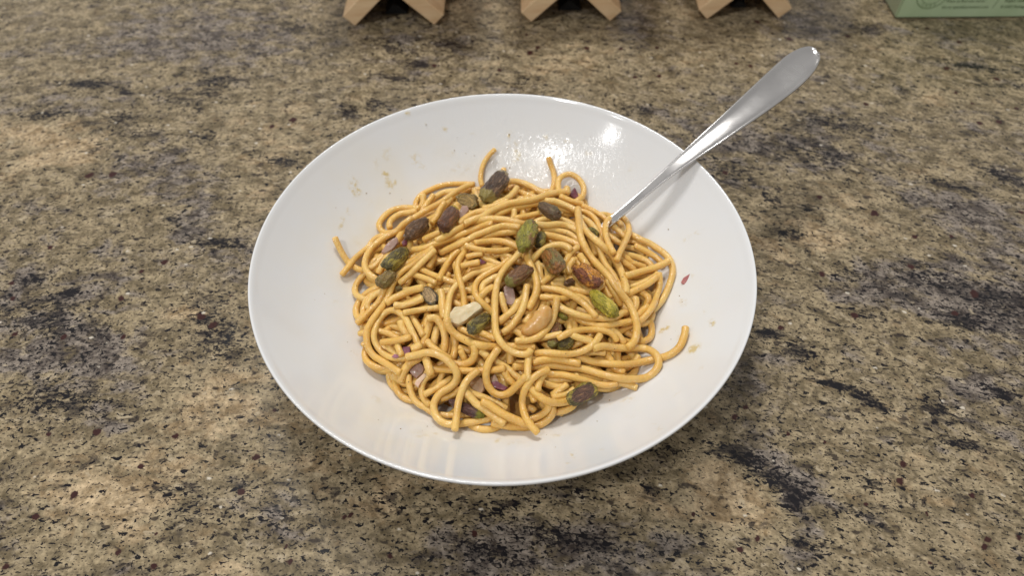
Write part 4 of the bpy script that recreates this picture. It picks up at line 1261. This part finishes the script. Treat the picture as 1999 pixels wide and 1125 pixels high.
S('standing on its cut end against the big near bend', [(1033, 688), (1031, 706), (1030, 724), (1030, 743)])
# ---- level 5: nuts and the strands over them
chunk('cheese_chunk', 'pale cream crumbly chunk resting on the strands beside the dark olive pistachio', 'cheese', [(867, 625), (877, 611), (888, 600), (906, 598), (926, 589), (941, 591), (942, 603), (928, 614), (912, 626), (895, 638), (878, 633)], .006, CHUNK, lift=.001, seed=3, rough=.10)
K('dark olive pistachio leaning on the pale cream chunk', (958, 615), (914, 648), 31, skin_darkolive, seed=8, lift=.001)
K('dark purple brown pistachio with a tan tip at the far top of the mound', (987, 336), (944, 392), 43, skin_purple, seed=1, taper=.06, lift=.002)
K('tan half pistachio showing its golden cut face beside the dark purple one', (892, 384), (933, 399), 34, skin_tan, seed=2, cut=.3, cutmat=cut_gold, lift=.001, taper=.25)
K('purple pistachio with a bright yellow tip', (893, 400), (860, 453), 35, skin_tip, seed=3, lift=.002)
K('wrinkled brown pistachio near the nested loops', (836, 430), (791, 464), 36, skin_wrinkled, seed=4, lift=.002, taper=.0)
K('grey brown pistachio near the crest between the fork and the green one', (1051, 399), (1093, 424), 32, skin_grey, seed=9, taper=.22)
K('small curled yellow green pistachio half touching the back of the green one', (1060, 450), (1050, 484), 24, skin_olive, seed=11)
K('plump green and brown pistachio standing at the crest of the rows', (1040, 430), (1018, 488), 42, skin_green, seed=10, lift=.002, taper=.0)
K('rust and olive pistachio below the plump green one', (1065, 486), (1094, 530), 43, skin_rust, seed=12, lift=.001)
K('brown pistachio at the centre above the pink onion wedge', (1038, 520), (986, 556), 36, skin_brown, seed=13, lift=.001)
K('glossy orange brown pistachio next to the tall strand', (1120, 520), (1172, 556), 42, skin_orange, seed=14, lift=.001, taper=.05)
K('bright yellow green pistachio lying bare on the strands', (1152, 570), (1206, 618), 36, skin_bright, seed=15, lift=.001, taper=.05, ridge=.04)


def cashew():
    pts = spline([(1062, 596), (1062, 610), (1056, 624), (1044, 637), (1030, 645), (1017, 648)], 2.2)
    D, t = base_t(pts, .004)
    L = np.minimum(pile.need(D, t, .003), .010)
    tt = smooth(np.full(len(t), (t - L).mean()), 2)
    P = CAM + D * tt[:, None]
    n = len(P)
    u = np.linspace(0, 1, n)
    rad = .0038 * np.clip(1 - (2 * u - 1) ** 6, .02, 1) ** .5 * (.80 + .30 * np.sin(u * math.pi)) * (1.12 - .2 * u)
    T = np.gradient(P, axis=0); T /= np.linalg.norm(T, axis=1)[:, None]
    V, F = [], []
    nr = np.cross(T[0], [0, 0, 1.])
    N = 18
    for i in range(n):
        nr = nr - T[i] * (nr @ T[i]); nr /= np.linalg.norm(nr)
        b = np.cross(T[i], nr)
        for j in range(N):
            a = 2 * math.pi * j / N
            q = P[i] + (nr * math.cos(a) + b * math.sin(a) * .85) * rad[i]
            w = 1 + .12 * noise.noise(Vector(q * 300)) + .05 * noise.noise(Vector(q * 800))
            V.append(P[i] + (q - P[i]) * w)
    for i in range(n - 1):
        for j in range(N):
            F.append((i * N + j, i * N + (j + 1) % N, (i + 1) * N + (j + 1) % N, (i + 1) * N + j))
    F.append(tuple(range(N))[::-1]); F.append(tuple((n - 1) * N + j for j in range(N)))
    o = link_mesh('cashew', V, F, CASHEW, loc=P.mean(0))
    pile.add(P[::3], .0034)
    tag(o, 'curved roasted cashew cradled by the upturned strand near the centre', 'cashew')


cashew()
S('frayed, rising over the pink onion wedge with its front end up', [(1029, 558), (1026, 573), (1024, 590), (1018, 607), (1008, 624), (996, 639), (982, 650)])
S('cradling the cashew with its blunt end up', [(1087, 582), (1084, 604), (1079, 624), (1069, 642), (1053, 657), (1032, 665), (1008, 666)])
S('long, from beneath the green pistachio straight down the middle into a big curve', [(1022, 484), (1016, 491), (1005, 504), (990, 519), (979, 534), (972, 548), (968, 566), (966, 586), (966, 608), (966, 630), (968, 649), (974, 663), (985, 677), (1000, 687), (1016, 692), (1030, 691), (1036, 684)])
chunk('onion_piece', 'purple tipped onion sliver inside the ring loop at the far edge', 'onion', [(1111, 381), (1117, 372), (1122, 366), (1128, 378), (1130, 386), (1120, 388)], .002, ONION_D, OG, lift=.001)
chunk('onion_piece', 'lone red onion fleck stuck to the bare bowl wall', 'onion', [(1329, 552), (1334, 543), (1348, 534), (1352, 537), (1345, 548), (1335, 556)], .0012, simple_material('red_onion_skin', (.40, .12, .12), (.50, .22, .20), 160, .3, .3, 420, sss=.3, sssr=(1, .4, .4), coat=.4), OG, dome=False)


# crumbs of the sauce stuck to the bowl: too many and too small to count
def crumbs():
    V, F = [], []
    fixed = [(782, 838, 2.4), (834, 833, 1.6), (845, 834, 1.6), (907, 836, 2), (944, 841, 1.6), (1166, 823, 1.8), (1190, 782, 2), (1336, 807, 1.8), (794, 221, 3.2), (832, 243, 2), (994, 262, 3), (995, 327, 2), (1254, 427, 1.8), (1278, 430, 2.2), (1305, 448, 2.2), (1326, 578, 1.8), (1332, 590, 2), (1310, 663, 1.8), (1356, 693, 1.4), (715, 377, 2), (761, 377, 2), (1389, 632, 2.6), (1110, 908, 2)]
    extra = [(rng.uniform(600, 1400), rng.uniform(240, 880), rng.uniform(.7, 1.3)) for _ in range(60)]
    extra += [(rng.normal(1050, 90), rng.normal(300, 30), rng.uniform(.7, 1.5)) for _ in range(30)]
    for k, (x, y, w) in enumerate(fixed + extra):
        if ((x - 980) / 470) ** 2 + ((y - 560) / 355) ** 2 > .9: continue
        D, t = base_t([(x, y)], 0, False)
        c = CAM + D[0] * (t[0] - .0004)
        rad = w / 2 * t[0] / FPX * 1.1
        bm = bmesh.new()
        bmesh.ops.create_icosphere(bm, subdivisions=1, radius=1)
        b = len(V)
        for v in bm.verts:
            q = np.array(v.co) * rad * np.array([1.3, 1, .6]) * (1 + .5 * noise.noise(v.co * 2 + Vector((k, 0, 0))))
            V.append(c + q)
        F += [[b + v.index for v in f.verts] for f in bm.faces]
        bm.free()
    o = link_mesh('sauce_crumbs', V, F, simple_material('sauce_crumb', (.40, .26, .07), (.24, .15, .03), 300, .5))
    tag(o, 'tiny tan crumbs of sauce and nut stuck to the bowl wall', 'crumbs', kind='stuff')


crumbs()
